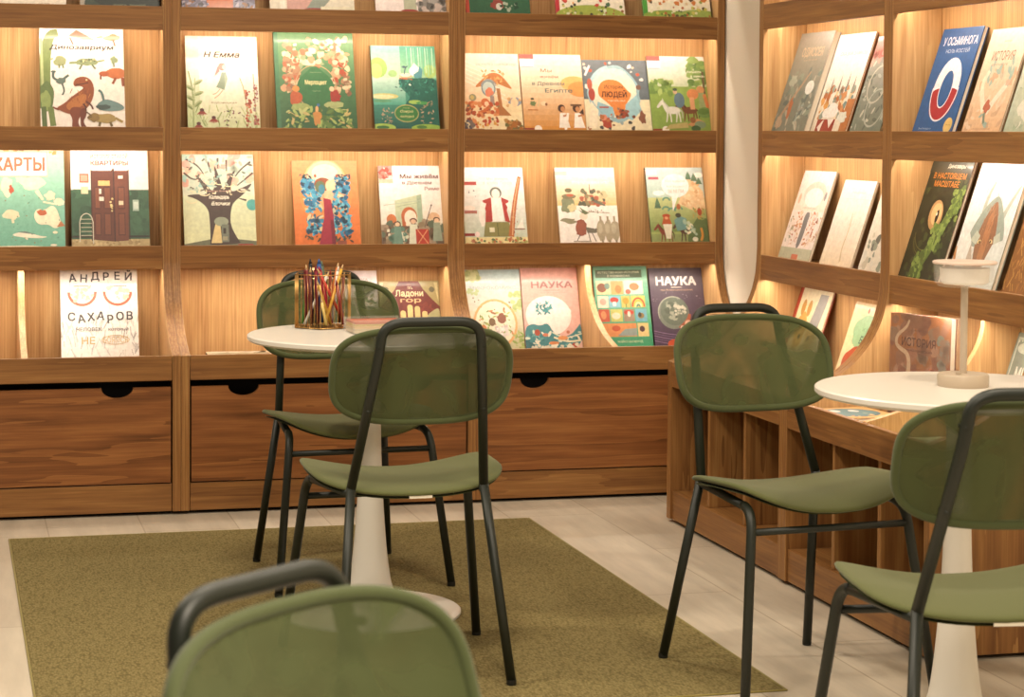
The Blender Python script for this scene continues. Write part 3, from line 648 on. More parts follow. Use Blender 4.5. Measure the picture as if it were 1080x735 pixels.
a.poly([(.36, .13), (.45, .155), (.58, .145), (.70, .115), (.80, .11), (.72, .095), (.55, .10), (.40, .115)], 'e9e2cc').poly([(.42, .155), (.52, .163), (.66, .130), (.55, .140)], '74827a').line([(.52, .10), (.55, .085)], .02, 'd8d2bc')
a.blob(.38, .0, .5, .03, 'efe2c4', .2).ell(.86, .03, .04, .010, 'ece4cc').scatter(30, .1, .04, .98, .50, .007, ['5f8f80', '8a7a5c'], 'dot')
a.rect(.06, .68, .80, .925, 'b9a890').rect(.07, .69, .79, .915, 'f2e6d8').text('КАРТЫ', .46, .80, .115, 'bf5632', .60, .022)
book(a, .008, 'large green atlas with red title lettering, at the left edge', '5a8c78', 'C', at=.245, base=.025, edge='5a8c78', mat=MATTE)

a = Art(.266, .365, 'efe4d8', 12)    # old flat
a.rect(0, 0, 1, .57, '35573f').scatter(60, 0, .1, 1, .56, .05, ['3b6046', '2f4f3a', '2a4834'], 'blob').rect(0, .12, 1, .10, '2a2a22').rect(0, 0, 1, .085, 'b09a6c').scatter(40, 0, .0, 1, .08, .02, ['9a8358', 'c4ae80'], 'dot').rect(0, .575, 1, 1, 'f0e4da')
a.poly([(.27, .76), (.52, .76), (.55, .79), (.55, .06), (.27, .08)], '5e2f20').poly([(.55, .76), (.74, .76), (.73, .07), (.55, .06)], '6a3725').rect(.255, .07, .27, .77, '3f1f16').rect(.735, .08, .75, .77, '3f1f16').rect(.545, .06, .56, .78, '3c1d14')
for x0, x1 in ((.30, .38), (.42, .51), (.60, .69)):
    for y0, y1 in ((.12, .34), (.38, .60)): a.rect(x0, y0, x1, y1, '4c2519'); a.rect(x0+.01, y0+.01, x1-.01, y1-.01, '74402b')
a.rect(.35, .61, .50, .66, 'd9b070').rect(.61, .68, .67, .71, 'e6dccb').rect(.61, .42, .67, .46, 'd8c2a0').rect(.36, .46, .42, .50, 'd9d0c0').rect(.36, .53, .39, .58, 'd9d0c0').scatter(10, .50, .30, .53, .52, .012, ['d9c48a', 'c9b27a'], 'dot').rect(.11, .64, .23, .73, 'b06450').rect(.125, .655, .215, .715, 'd99a84').rect(.13, .53, .22, .60, 'cfc4a0').rect(.79, .36, .87, .47, '9db0a0').rect(.80, .38, .86, .45, 'c4d0c4')
a.ring(.19, .26, .085, .08, .012, 'c9c4b0', 0, 180).line([(.105, .26), (.105, .06)], .012, 'c9c4b0').line([(.275, .26), (.275, .04)], .012, 'c9c4b0')
for y in (.12, .16, .20, .24, .28): a.line([(.12, y), (.26, y)], .010, 'b9b49c')
a.text('ИСТОРИЯ СТАРОЙ', .50, .90, .036, '7a2c20', .48, .010).text('КВАРТИРЫ', .50, .835, .042, '7a2c20', .48, .014)
book(a, .008, 'picture book with brown double doors, green wall and a small sledge on its cover', '2c2018', 'C', at=.540, base=.028, edge='2c2018')

a = Art(.252, .338, 'b9cdb4', 13)    # tree house
a.grad(0, 0, 1, 1, 'b4c4b0', 'dcdcae').grad(0, .55, 1, 1, '9ec0b4', 'c4c8b4').scatter(50, 0, .68, 1, 1, .06, ['d9a890', 'b9c8b8', '8fb4ac', 'e0c8b4', 'c9988a'], 'blob').poly([(.0, 0), (1, 0), (1, .06), (.5, .10), (0, .03)], '6a6a52')
a.poly([(.36, .04), (.36, .30), (.34, .42), (.18, .52), (.02, .55), (.20, .57), (.34, .55), (.24, .70), (.16, .80), (.32, .68), (.42, .58), (.46, .72), (.44, .92), (.52, .74), (.56, .60), (.62, .72), (.76, .86), (.68, .70), (.66, .58), (.84, .64), (1, .70), (.84, .56), (.70, .48), (.66, .40), (.64, .24), (.74, .08), (.80, .03), (.34, .02)], '443530')
for p in (((.05, .95), (.22, .88), (.30, .78)), ((.02, .80), (.14, .72), (.26, .74)), ((.96, .92), (.82, .84), (.72, .74)), ((.99, .80), (.86, .72), (.76, .66)), ((.50, .96), (.50, .84)), ((.62, .94), (.62, .80)), ((.36, .92), (.40, .80)), ((.10, .64), (.22, .60), (.32, .62)), ((.88, .50), (.78, .52))): a.line(list(p), .030, '4c3d36', .4)
for cx, cy_ in ((.17, .62), (.30, .58), (.40, .70), (.52, .70), (.64, .68), (.74, .78), (.83, .62), (.25, .80), (.60, .84), (.12, .50), (.80, .46)): a.ring(cx, cy_, .08, .035, .013, 'dcd0a8', 180, 350, 10)
a.scatter(40, .02, .60, .98, .98, .035, ['8f9c8c', 'a4b4a4', '5c5c50', 'c9b4a0', '84a8a0'], 'leaf').scatter(14, .30, .56, .72, .66, .022, ['dcd0a8', 'c4b894', 'e3d9b8'], 'leaf').ell(.96, .45, .08, .06, '4a9a94')
a.poly([(.46, .30), (.50, .28), (.52, .04), (.37, .04), (.42, .20)], 'dcc488').ell(.52, .27, .10, .05, '8f9680').rect(.52, .05, .62, .24, '6f7466').rect(.54, .14, .58, .20, '3a3430').rect(.53, .07, .60, .11, '9a9478').rect(.74, 0, .95, .03, '9a3028')
a.text('Наталья Власова', .50, .60, .014, 'd0a090', .32, .004).text('Календарь', .50, .535, .040, 'f0e8d4', .28, .008, .3).text('ёлочки', .52, .465, .040, 'f0e8d4', .26, .008, .3)
book(a, .008, 'pale teal picture book with a huge dark branching tree holding a tiny house', 'b8c4ac', 'C', at=.919, base=.036, edge='c5c9a8', mat=MATTE)

a = Art(.236, .315, 'd87a38', 14)    # butterfly dress
a.grad(0, 0, 1, 1, 'e8905a', 'd8702c').ell(.50, .62, .40, .40, 'dd8c4c', n=30).ell(.50, .72, .34, .30, 'e3a470', n=28).ell(.50, .80, .28, .20, 'ebbe98', n=26).ell(.50, .86, .2, .1, 'efd0b8', n=22)
for x0, x1, y0, y1 in ((.14, .34, .62, .78), (.18, .42, .40, .66), (.20, .44, .14, .34), (.66, .86, .62, .80), (.58, .84, .36, .66), (.56, .84, .12, .36)):
    a.scatter(46, x0, y0, x1, y1, .048, ['3a86ac', '4fa2c0', '2a6a90', '6fb4c8', 'd9c49a', '24506c'], 'leaf'); a.scatter(16, x0, y0, x1, y1, .03, ['3a86ac', '2a5c80', '1d3c50', '4fa2c0'], 'blob')
a.scatter(24, .12, .78, .30, .84, .022, ['24404c', '3c4c44'], 'leaf').scatter(20, .70, .78, .88, .84, .022, ['24404c', '5a4438'], 'leaf').scatter(34, .16, .05, .86, .12, .03, ['3c3a30', '5a5440'], 'leaf')
a.ell(.46, .72, .13, .08, '8a4c30').ell(.42, .69, .08, .07, '5c6a4c').ell(.44, .66, .05, .06, '3a7c94').ell(.56, .70, .06, .07, 'ecc09a').ell(.54, .60, .07, .05, 'e8b48c').line([(.48, .58), (.56, .52), (.6, .62)], .05, 'e8b48c')
a.poly([(.46, .56), (.57, .54), (.60, .36), (.62, .0), (.36, .0), (.46, .34)], '99243a').poly([(.55, .30), (.60, .30), (.62, .0), (.56, .0)], '741a2c').rect(.64, 0, .78, .06, '8a4a38').ell(.35, .82, .02, .02, '9c4a2c').ell(.68, .82, .02, .02, '9c4a2c')
book(a, .008, 'orange book with a figure in a red dress wrapped in blue butterflies', 'a8562c', 'C', at=1.301, base=.044, edge='b4602f', mat=MATTE)

a = Art(.226, .297, 'ece2e4', 15)    # ancient rome
a.grad(0, 0, 1, 1, 'f0e6ea', 'ded6bc').rect(0, .84, .23, 1, 'c98a84').scatter(24, .02, .85, .21, .99, .03, ['e6cfc8', 'a84c40', 'b98070'], 'blob').rect(0, .78, .23, .83, 'e6b8a0')
a.text('Мы живём', .66, .865, .050, '522424', .62, .014).text('в Древнем', .62, .785, .040, '5c2c28', .48, .010).text('Риме', .86, .71, .042, '6e3a3a', .24, .006)
a.poly([(.24, .56), (.68, .64), (.68, .20), (.24, .20)], 'bcc4a4').poly([(.60, .625), (.68, .64), (.68, .2), (.60, .2)], '9cae94').line([(.05, .50), (.66, .56)], .012, 'a8b4a0').line([(.26, .48), (.66, .54)], .01, '98a890')
a.ell(.46, .36, .13, .12, 'b4623a').rect(.34, .2, .58, .36, 'b4623a').ell(.48, .34, .10, .10, 'ecdcc8').rect(.40, .2, .58, .33, 'ecdcc8').ell(.17, .32, .08, .07, 'c47444').rect(.09, .22, .25, .30, 'c47444').ell(.86, .34, .10, .07, 'dcb490').rect(.76, .24, .96, .33, 'dcc4a4')
a.rect(0, 0, 1, .24, '6a5442').scatter(60, 0, .03, 1, .28, .05, ['7c6450', '54402f', '8c7a60', 'a08c74', '5f6a58'], 'blob').scatter(26, .1, .02, .4, .2, .035, ['cfd4bc', '5f8070', 'e0dcc8'], 'blob').person(.52, .0, .34, 'd9dac4', 'dcb494', '6a4430').person(.26, .0, .30, '6f9080').person(.90, .05, .30, '94a08c')
a.rect(.55, .0, .76, .20, 'b23c2c').line([(.58, .02), (.74, .19)], .014, 'e0a070').line([(.74, .02), (.58, .19)], .014, 'e0a070').line([(.70, .22), (.83, .50)], .012, '4f4038').ell(.83, .50, .014, .012, '4f4038')
book(a, .008, 'white book with a stone arch, a crowd and a red banner on its cover', 'b9a898', 'C', at=1.610, base=.049)

a = Art(.234, .291, 'dcdcc8', 16)    # man in red waistcoat
a.grad(0, 0, 1, 1, 'f0e4e8', 'bccab4').rect(0, .86, .24, .97, 'efe6e6').rect(.02, .77, .24, .815, 'a84038')
a.text('Мы живём', .58, .855, .032, 'c4b4b0', .34).text('в эпоху Петра', .58, .80, .036, 'c4b4b0', .46)
a.ell(.54, .67, .095, .075, '6a6e66').ell(.54, .655, .065, .065, 'f2e4da').rect(.44, .30, .64, .60, 'f4eae4').poly([(.32, .57), (.46, .61), (.46, .30), (.34, .26), (.36, .44)], 'a83c34').poly([(.62, .61), (.74, .57), (.70, .44), (.74, .28), (.66, .30)], 'a83c34')
a.line([(.34, .54), (.27, .38), (.32, .24)], .08, 'f0e6de').line([(.72, .54), (.80, .40)], .07, 'f0e6de').poly([(.34, .29), (.72, .29), (.76, .10), (.30, .10)], '85804c').line([(.53, .28), (.54, .10)], .012, '5c5a34').rect(.40, .16, .48, .22, 'e0d8bc')
a.line([(.94, .88), (.82, .50), (.74, .10)], .05, 'b46a3c', 1.8).line([(.93, .86), (.81, .48), (.76, .12)], .015, 'dcb084').scatter(14, .76, .12, .88, .6, .016, ['8c4a2c', 'dca878'], 'leaf')
a.rect(.02, .40, .22, .44, 'a8685c').ell(.10, .47, .10, .03, 'e8d8cc').rect(.80, .19, .97, .205, '8c6a5c').poly([(.84, .21), (.95, .21), (.94, .34)], 'eee4d8').rect(0, 0, 1, .095, 'e2d49c').scatter(50, .02, .0, .98, .09, .022, ['9a9a54', 'b4643c', 'c98a6a', '5c7048'], 'blob').rect(0, .11, .16, .145, '8e2c24').ell(.20, .13, .04, .035, 'f0d8d4')
a.scatter(4, .08, .55, .3, .75, .010, ['6f7c84'], 'dot')
book(a, .008, 'pale book with a figure in a red waistcoat and olive breeches', 'b4a890', 'C', at=1.919, base=.051)

a = Art(.228, .291, 'e4d4c4', 17)    # winter horsemen
a.grad(0, .45, 1, 1, 'efe2e2', 'e2b468').rect(0, 0, 1, .50, 'ece4dc').rect(0, .90, .20, .95, 'e6b8b0')
a.text('Мы живём в', .58, .885, .032, 'f6eee8', .42).text('эпоху Куликовской битвы', .58, .81, .040, 'f6eee8', .62)
a.blob(.16, .50, .12, .10, '7e8468', .3).ell(.20, .62, .12, .035, '7c7458').ell(.22, .635, .06, .02, 'b05f44').blob(.24, .47, .07, .05, 'c9bf94', .3).ell(.20, .70, .06, .03, '6f6a50').blob(.56, .57, .12, .06, 'a8583c', .3).scatter(34, .38, .50, .84, .70, .034, ['6f6c54', '8a7c5c', '5a5c4a', 'a8604a', 'c2b48c'], 'blob').line([(.56, .66), (.56, .78)], .012, '5a5040').line([(.62, .56), (.80, .50)], .05, '6a6a5c', .5)
a.blob(.18, .30, .12, .035, '8a8468', .4).poly([(.28, .12), (.44, .12), (.46, .26), (.40, .33), (.30, .30)], '8c4a34').ell(.36, .20, .09, .10, '93513c').poly([(.44, .22), (.58, .20), (.68, .17), (.60, .14), (.46, .14)], '6c6658').line([(.60, .19), (.74, .18)], .035, '5c5448', .6).line([(.34, .12), (.28, .04)], .014, '54483c').line([(.48, .14), (.50, .04)], .014, '54483c').line([(.54, .14), (.60, .03)], .014, '54483c')
a.ell(.42, .36, .07, .05, 'e0cdb8').poly([(.34, .45), (.50, .38), (.40, .40)], '5c6450').poly([(.36, .48), (.52, .40), (.44, .38)], '66704f').rect(.22, .025, .52, .04, '9a9484')
for x in (.70, .82, .93): a.blob(x, .17, .075, .14, 'a89a80', .12).line([(x, .30), (x, .36)], .035, '9c8e74').line([(x, .05), (x+.02, 0)], .03, '8a7c66').ell(x-.02, .2, .04, .07, 'b9ac92')
a.line([(.50, .42), (.86, .40)], .012, '9a8c78').scatter(8, .52, .40, .8, .44, .010, ['6a5c4c'], 'dot')
book(a, .008, 'book with grey horsemen on white snow under an ochre sky', 'c0a890', 'C', at=2.273, base=.051)

a = Art(.224, .292, 'a8b88c', 18)    # route of travels
a.grad(0, .6, 1, 1, 'b4c4c4', 'b0c4b8').rect(0, .90, .20, .97, 'e8d8d4').rect(.04, .84, .22, .875, 'a8505c').rect(0, 0, 1, .60, '9aa864').grad(0, .15, 1, .6, 'b9be84', '74894c')
a.poly([(.52, .52), (.72, .86), (.80, .84), (.98, .68), (1, .45), (.8, .42)], 'd9b890').scatter(34, .58, .48, .96, .80, .03, ['e6cca8', 'c9a074', 'dcc49c'], 'blob')
a.ell(.20, .66, .10, .035, 'eee8e0').ell(.92, .90, .09, .035, 'eee8e0')
for x, y, z in ((.16, .46, .13), (.74, .84, .10), (.84, .82, .10), (.92, .78, .08)): a.poly([(x-.06, y), (x+.06, y), (x, y+z)], '4f6c54'); a.poly([(x-.045, y+z*.4), (x+.045, y+z*.4), (x, y+z*1.1)], '56755a')
for x, y in ((.32, .56), (.30, .44), (.52, .44), (.40, .42)): a.ring(x, y, .075, .05, .03, '5f8a74', 0, 180, 12)
a.ell(.50, .76, .24, .155, 'ece2e0', n=30).poly([(.42, .64), (.54, .64), (.42, .42)], 'efe6e2').text('Мы живём', .50, .82, .034, 'd2b4a8', .34).text('на краю', .50, .75, .030, 'd2b4a8', .30).text('ЗЕМЛИ', .50, .685, .046, 'cfa898', .28, .006)
a.rect(0, 0, 1, .12, '8a9660'); horse(a, .62, .02, .34, '54392c', '33221a'); horse(a, .26, .02, .30, '7a3a28', '4c2418'); a.poly([(.42, .30), (.52, .36), (.64, .32), (.62, .18), (.46, .16)], '6c9490').ell(.50, .365, .05, .03, '41412f').poly([(.24, .34), (.34, .34), (.38, .24), (.20, .24)], 'b0562c').ell(.29, .36, .07, .025, 'a84c28').poly([(.22, .25), (.38, .25), (.34, .06), (.26, .06)], 'e3dcc8').ell(.29, .33, .03, .02, 'd99c74')
a.poly([(.62, .0), (.66, .16), (.84, .34), (1, .32), (1, 0)], '5a6e44').scatter(18, .60, .12, .80, .28, .028, ['9cb4a0', 'b8c4a8', 'e8dcc0'], 'blob').scatter(22, .76, .30, .96, .46, .03, ['a89c58', 'b48a4c', '7a8c54'], 'leaf').ell(.88, .41, .04, .05, 'a4482c').line([(.88, .20), (.90, .10), (.86, .03)], .04, 'c98c3c').ell(.76, .05, .05, .03, 'e0dcc8').ell(.52, .48, .035, .04, 'a8643c')
book(a, .008, 'book with two riders, fir trees and a white speech bubble', '394034', 'C', at=2.621, base=.051, edge='394034')

# ---- back wall, display bay above the drawers ----
a = Art(.265, .335, 'e6ded6', 19)
a.scatter(120, 0, 0, 1, .40, .03, ['b4aea8', 'c4beb6', '9c9690', 'd4ccc2'], 'stroke').scatter(50, .05, .4, 1, 1, .028, ['cfc8c0', 'd9d2ca'], 'stroke')
a.ring(.28, .72, .19, .15, .035, 'd0644a', 180, 362).ring(.74, .72, .19, .15, .035, 'd0644a', 178, 360).rect(.17, .78, .40, .79, 'c9604a').rect(.64, .78, .86, .79, 'c9604a').scatter(20, .14, .62, .42, .78, .022, ['e6c8a4', 'e0b0a0', 'd9d4a8'], 'blob').scatter(20, .60, .62, .88, .78, .022, ['e6c8a4', 'e0b0a0', 'd9d4a8'], 'blob')
for i, ch in enumerate('АНДРЕЙ'): a.text(ch, .16+.145*i, .885+(-.012, -.018, .006, .0, .006, -.002)[i], .080, '3a3336', None, .014, 0, (6, -4, 3, 0, 0, -3)[i])
for i, ch in enumerate('САХАРОВ'): a.text(ch, .14+.125*i, .455+(.005, -.018, .0, .012, -.025, .006, .010)[i], .082, '3a3336', None, .014, 0, (0, 8, 4, -6, 3, 0, 0)[i])
a.text('ЧЕЛОВЕК', .36, .325, .036, '3a3336', .33, .010).text('КОТОРЫЙ', .74, .32, .026, '5a5254', .26, .008).text('НЕ', .35, .205, .070, 'b4924c', .17, .014).text('БОЯЛСЯ', .70, .21, .060, 'c9a868', .32, .0).ring(.70, .21, .18, .05, .008, 'b99a60')
book(a, .008, 'grey white book with two orange half circles like round glasses', '8c8478', 'D', at=.504, base=.037, edge='c4bcb0')

a = Art(.217, .308, 'efe2e6', 20); a.grad(0, 0, 1, 1, 'f2e6ea', 'e6dcc8').scatter(90, .05, .05, .95, .72, .06, ['8c9a74', 'c9c4a0', '5f7050', 'e2dcc4', 'b49a70'], 'leaf').text('ЛЕСНАЯ АЗБУКА', .5, .88, .05, 'b0a49c', .7)
book(a, .008, 'white topped book with leafy green cover, half hidden behind the far green chair', 'cfc4b4', 'D', at=1.385, base=.046)

a = Art(.222, .266, '6e2a22', 21)
a.scatter(60, .02, .02, .98, .98, .04, ['74302a', '66261e', '7c342a'], 'blob')
for x, y, sx, sy_ in ((0, 1, 1, -1), (1, 1, -1, -1)): a.poly([(x, y), (x+.34*sx, y), (x+.26*sx, y+.12*sy_), (x+.12*sx, y+.26*sy_), (x, y+.36*sy_)], 'a89a68'); a.ell(x+.12*sx, y+.12*sy_, .045, .04, '5f5a3c'); a.poly([(x+.02*sx, y+.02*sy_), (x+.08*sx, y+.02*sy_), (x+.02*sx, y+.3*sy_)], 'd4c894')
a.poly([(.74, .50), (.94, .62), (1, .60), (1, .20), (.86, .24), (.94, .34), (.78, .40)], 'a4a074')
a.text('ПЯТЬ', .52, .905, .035, 'e0cfa0', .08).text('Ладони', .50, .83, .080, 'e6d6a8', .46, .012).text('гор', .52, .735, .060, 'd9b080', .34, .010)
for x, y in ((.26, .44), (.38, .56), (.50, .64), (.62, .62), (.74, .55)): a.rect(x-.045, .1, x+.045, y, 'cdbb80'); a.ell(x, y, .045, .03, 'cdbb80'); a.rect(x-.045, y-.16, x+.045, y-.15, 'a8945c')
a.poly([(.20, .36), (.80, .36), (.74, .05), (.30, .05)], 'cdbb80')
book(a, .008, 'maroon book with a pale hand and fancy corners, behind the centre chair', '3c1814', 'D', at=1.612, base=.059, edge='3c1814')

a = Art(.207, .307, 'c4ccb4', 22)
a.grad(0, .5, 1, 1, 'a4bcc0', 'd4cfc0').grad(0, 0, 1, .5, 'd0ccb4', 'b8b48c').scatter(20, .0, .88, .25, 1, .05, ['a4b070', 'c4c890'], 'blob').text('МИКРОКОМИКС', .50, .775, .040, '9aa0a0', .84, .004).scatter(12, .05, .70, .22, .76, .03, ['a8b888'], 'blob').scatter(26, .80, .50, 1, .72, .04, ['a8b878', 'b8c48c'], 'blob')
a.ring(.50, .34, .40, .30, .04, 'dca870').ell(.50, .34, .36, .265, 'e0dcc4', n=30).scatter(56, .22, .22, .80, .52, .040, ['a8b46c', '8ca458', '9a6a48', 'e6dcc8', 'c98a5c', '7c8c54'], 'leaf').ell(.62, .40, .08, .06, '8a5a48').ell(.44, .36, .06, .05, '7c6448').ell(.28, .28, .06, .045, 'c97c50').scatter(26, .50, .20, .72, .32, .03, ['ece6e0', 'd9d0cc', 'c4b4b0'], 'blob').scatter(26, .82, .0, 1, .24, .04, ['8ca458', 'a8b46c'], 'leaf').scatter(20, .02, .02, .4, .14, .03, ['d9c49c', 'a4a878'], 'blob').scatter(9, .1, .5, .9, .7, .012, ['7c6a5c'], 'dot')
book(a, .008, 'pale blue comic book with a ring of plants and tiny animals', 'a8b09c', 'D', at=1.923, base=.046)

a = Art(.216, .311, 'd8a69a', 23)
a.grad(0, 0, 1, 1, 'd49c90', 'dcb0a4').ell(.44, .42, .40, .24, 'ecdcd4', n=30).blob(.66, .46, .16, .07, 'ece0da', .2).text('НАУКА', .54, .795, .075, '93605c', .72, .016).rect(.38, .725, .68, .732, 'b07c74').text('открытия и изобретения', .54, .70, .014, 'b98c84', .5)
a.poly([(.0, .0), (0, .28), (.14, .33), (.28, .30), (.42, .34), (.50, .22), (.62, .16), (.80, .18), (.94, .28), (1, .34), (1, 0)], '3f7f84').scatter(34, .24, .44, .50, .58, .035, ['3f8a8e', '4f989a', '357478'], 'leaf').scatter(44, .02, .03, .98, .22, .045, ['2f6d74', '5a9a9a', 'dcd8c4', 'c4d0c0'], 'leaf').line([(.50, .16), (.74, .10), (.98, .12)], .03, 'd9d4b4').line([(.48, .22), (.70, .14), (1, .20)], .02, 'cfd0b8').poly([(.0, .14), (.16, .08), (.3, .0), (0, 0)], '2c626a')
a.ell(.22, .22, .05, .04, 'a84c34').ell(.66, .15, .09, .025, 'd08c54').ell(.50, .09, .09, .022, 'cf8450').ell(.36, .19, .05, .02, 'c87858').ell(.86, .06, .05, .03, 'a84434').ell(.76, .22, .03, .02, 'b46a50').scatter(24, .10, .0, .9, .07, .03, ['e0dcc8', 'd0ccb8'], 'blob')
book(a, .008, 'pink science comic book with teal waves and a pale round moon', 'a8746c', 'D', at=2.138, base=.045)

a = Art(.209, .315, '4f9f7c', 24)
a.grad(0, 0, 1, 1, '7fb89c', '35966a').rect(.04, .86, .90, .955, '54664c').text('ЕСТЕСТВЕННАЯ ИСТОРИЯ', .47, .925, .022, 'ccd0b4', .76, .006).text('В КОМИКСАХ', .47, .882, .022, 'ccd0b4', .42, .006)
def cell(x0, y0, x1, y1, c): a.rect(x0, y0, x1, y1, c)
cell(.04, .66, .30, .82, 'dcc898'); cell(.31, .66, .53, .82, 'd49c60'); cell(.55, .66, .90, .82, 'e0ccc0'); cell(.04, .50, .24, .64, 'e0ccb8'); cell(.25, .50, .46, .64, '7cb0c0'); cell(.48, .50, .64, .64, 'bcae60'); cell(.66, .50, .92, .64, 'c8b864')
cell(.04, .33, .24, .48, 'b4563c'); cell(.26, .33, .48, .48, 'b4b468'); cell(.50, .33, .70, .48, '93806c'); cell(.72, .33, .93, .48, '6fa8bc'); cell(.04, .15, .72, .31, 'cf8a54'); cell(.74, .15, .94, .31, 'dcc488')
a.ell(.14, .74, .09, .055, '7c4a2c').ell(.24, .76, .05, .04, '5f7c6c').ell(.44, .72, .06, .05, 'b8743c').ell(.74, .75, .09, .045, 'c07444').ell(.62, .69, .05, .03, 'a85c4c').ell(.35, .59, .08, .035, 'b03c30').rect(.32, .52, .38, .57, 'ece0d0').ell(.56, .58, .06, .04, 'd08c34').rect(.55, .50, .575, .55, '7c8444').ell(.14, .57, .06, .04, 'd49c8c')
for k, c_ in enumerate(('b4442c', 'e0b04c', 'd8d0a0', '4f7c6c')): a.ring(.79, .505, .125-.028*k, .115-.027*k, .028, c_, 0, 180, 14)
a.ell(.36, .40, .08, .04, 'e0c8b0').ell(.60, .44, .09, .03, 'b8442f').ell(.60, .42, .03, .035, 'dcd0c0').ell(.82, .40, .06, .035, '8c7444').ell(.80, .41, .03, .03, '3f3a34').ell(.13, .41, .05, .05, 'c98a5c').poly([(.36, .16), (.72, .16), (.72, .25), (.50, .24)], '8c9894').ell(.34, .25, .08, .035, 'b45434').ell(.82, .24, .05, .035, '54383c').text('МАЙКЛ БАРФИЛД', .58, .09, .024, 'dcdcb8', .46, .004)
book(a, .008, 'green comic book with a grid of small coloured pictures, behind the curved divider', '2f7c5c', 'D', at=2.413, base=.044)

a = Art(.210, .306, '493c48', 25)
a.grad(0, 0, 1, 1, '5c505a', '4c3a54').text('НАУКА', .50, .835, .10, 'efe4e4', .74, .022).rect(.40, .752, .60, .76, 'e0d4c8').text('про Вселенную и космос', .50, .725, .020, 'cfa888', .60, .002)
a.ell(.40, .44, .29, .205, '7c8478', n=34).ell(.42, .46, .26, .18, '6a7468', n=30).ring(.40, .44, .29, .205, .02, 'a8ac9c', 60, 200).scatter(18, .20, .34, .50, .56, .04, ['8c9484', '5c665a', 'a4a898'], 'blob').scatter(16, .44, .42, .62, .54, .025, ['ccc8b8', 'b4b4a4'], 'blob')
a.line([(.50, .24), (.66, .34), (.70, .42)], .09, 'a8583c', .5).ell(.66, .30, .07, .045, 'd9b49c').ell(.54, .25, .04, .03, 'e0c0a8')
for k in range(5): a.line([(-.02, .22-.03*k), (.3, .17-.03*k), (.7, .15-.03*k), (1.02, .22-.03*k)], .014, ['8a7494', '6f5c7c'][k % 2])
a.ell(.36, .05, .12, .06, 'c4502c').scatter(20, .02, .58, .98, .7, .006, ['b4a8b4'], 'dot')
book(a, .008, 'dark violet science comic book with a grey planet', '2c2430', 'D', at=2.630, base=.047, edge='2c2430')

# ---- back wall, top row: only the foot of each book shows ----
def top_book(w, at, seed, bg, label, spine, fn):
    a_ = Art(w, .345, bg, seed); fn(a_); book(a_, .008, label, spine, 'A', at=at, base=.035, group='books on the top visible rack, only their feet in view')
top_book(.262, .258, 31, 'e6dccb', 'cream book at the top left corner, only its foot in view', 'b9a888', lambda a_: a_.text('издательство', .72, .035, .012, '8c7a68', .14).ell(.5, .6, .3, .2, 'c9b48a'))
top_book(.270, .571, 32, '29302a', 'dark book on the top rack above the dinosaur book', '9c9484', lambda a_: a_.rect(.0, 0, .10, 1, 'a0988a').text('КНИГА  ЗНАНИЙ', .62, .032, .016, '8c9478', .40, .004).poly([(.05, 0), (.30, 0), (.14, .10), (.08, .2)], '39453a'))
top_book(.255, .910, 33, '6a6478', 'violet and orange book on the top rack above the cream meadow book', '3a3440', lambda a_: a_.rect(.34, 0, .70, .5, 'c0602c').scatter(44, 0, 0, .34, .2, .04, ['7c7690', '3c3648', 'a49cb0', '8c5c3c'], 'leaf').scatter(44, .70, 0, 1, .2, .04, ['7c7690', '3c3648', 'a49cb0', '8c5c3c'], 'leaf'))
top_book(.300, 1.240, 34, 'dcd4c0', 'pale book with a pink patch on the top rack above the green fairy tale book', 'cfc8b4', lambda a_: a_.rect(.20, 0, .5, .3, 'c89a90').rect(.12, 0, .18, .4, 'e6e0d0').poly([(.40, .0), (.60, .02), (.74, .16), (.56, .2)], '8a9488').ell(.52, .025, .12, .018, '9c3a34').rect(.60, 0, 1, .06, 'dfd8bc'))
top_book(.256, 1.595, 35, 'efe2de', 'white and grey book on the top rack above the swan book', 'd4c8bc', lambda a_: a_.rect(.40, 0, .58, .35, 'b4b8a0').ell(.48, .03, .12, .02, 'a03c38').rect(.60, 0, 1, .3, '8c8884').scatter(20, .6, 0, 1, .2, .05, ['a09c98', '6c6864', 'c8b8b0'], 'blob'))
top_book(.240, 1.915, 36, '2c5c3f', 'dark green book with a red spine on the top rack', 'a83a26', lambda a_: a_.rect(0, 0, .06, 1, 'b84630').blob(.48, .12, .10, .05, '8c3c34', .3).ell(.52, .10, .05, .04, 'd9d0c8').scatter(16, .5, .05, .8, .16, .02, ['1e4430', 'a8b4a0'], 'dot'))
top_book(.262, 2.262, 37, 'e9e0cc', 'book with a red spine and lime green hill on the top rack', 'b02c30', lambda a_: (a_.rect(0, 0, .06, 1, 'b8323a'), a_.ell(.5, .0, .52, .14, '9fae4c', n=30), a_.scatter(40, .08, .02, .98, .14, .018, ['6c8038', 'c9c070', '3c3c30', 'a05a3c', 'dce0c0'], 'dot'), a_.scatter(20, .1, .14, .95, .3, .03, ['c8483c', '4c6c50', 'd9a060'], 'blob')))
top_book(.262, 2.595, 38, 'ece4cc', 'book with a green spine and green field on the top rack beside the corner wall', '3c8a34', lambda a_: (a_.rect(0, 0, .07, 1, '4c9a3c'), a_.ell(.35, .0, .40, .10, '8ca848', n=30), a_.ell(.80, .02, .35, .09, '9cb058', n=30), a_.scatter(44, .1, .01, .98, .14, .02, ['5c7c34', 'e0dcb8', '54442c', 'b4643c', 'c8c060'], 'dot'), a_.scatter(24, .1, .12, .95, .3, .03, ['c8783c', '8c9c50', 'e0c8a0', '5c4834'], 'blob')))

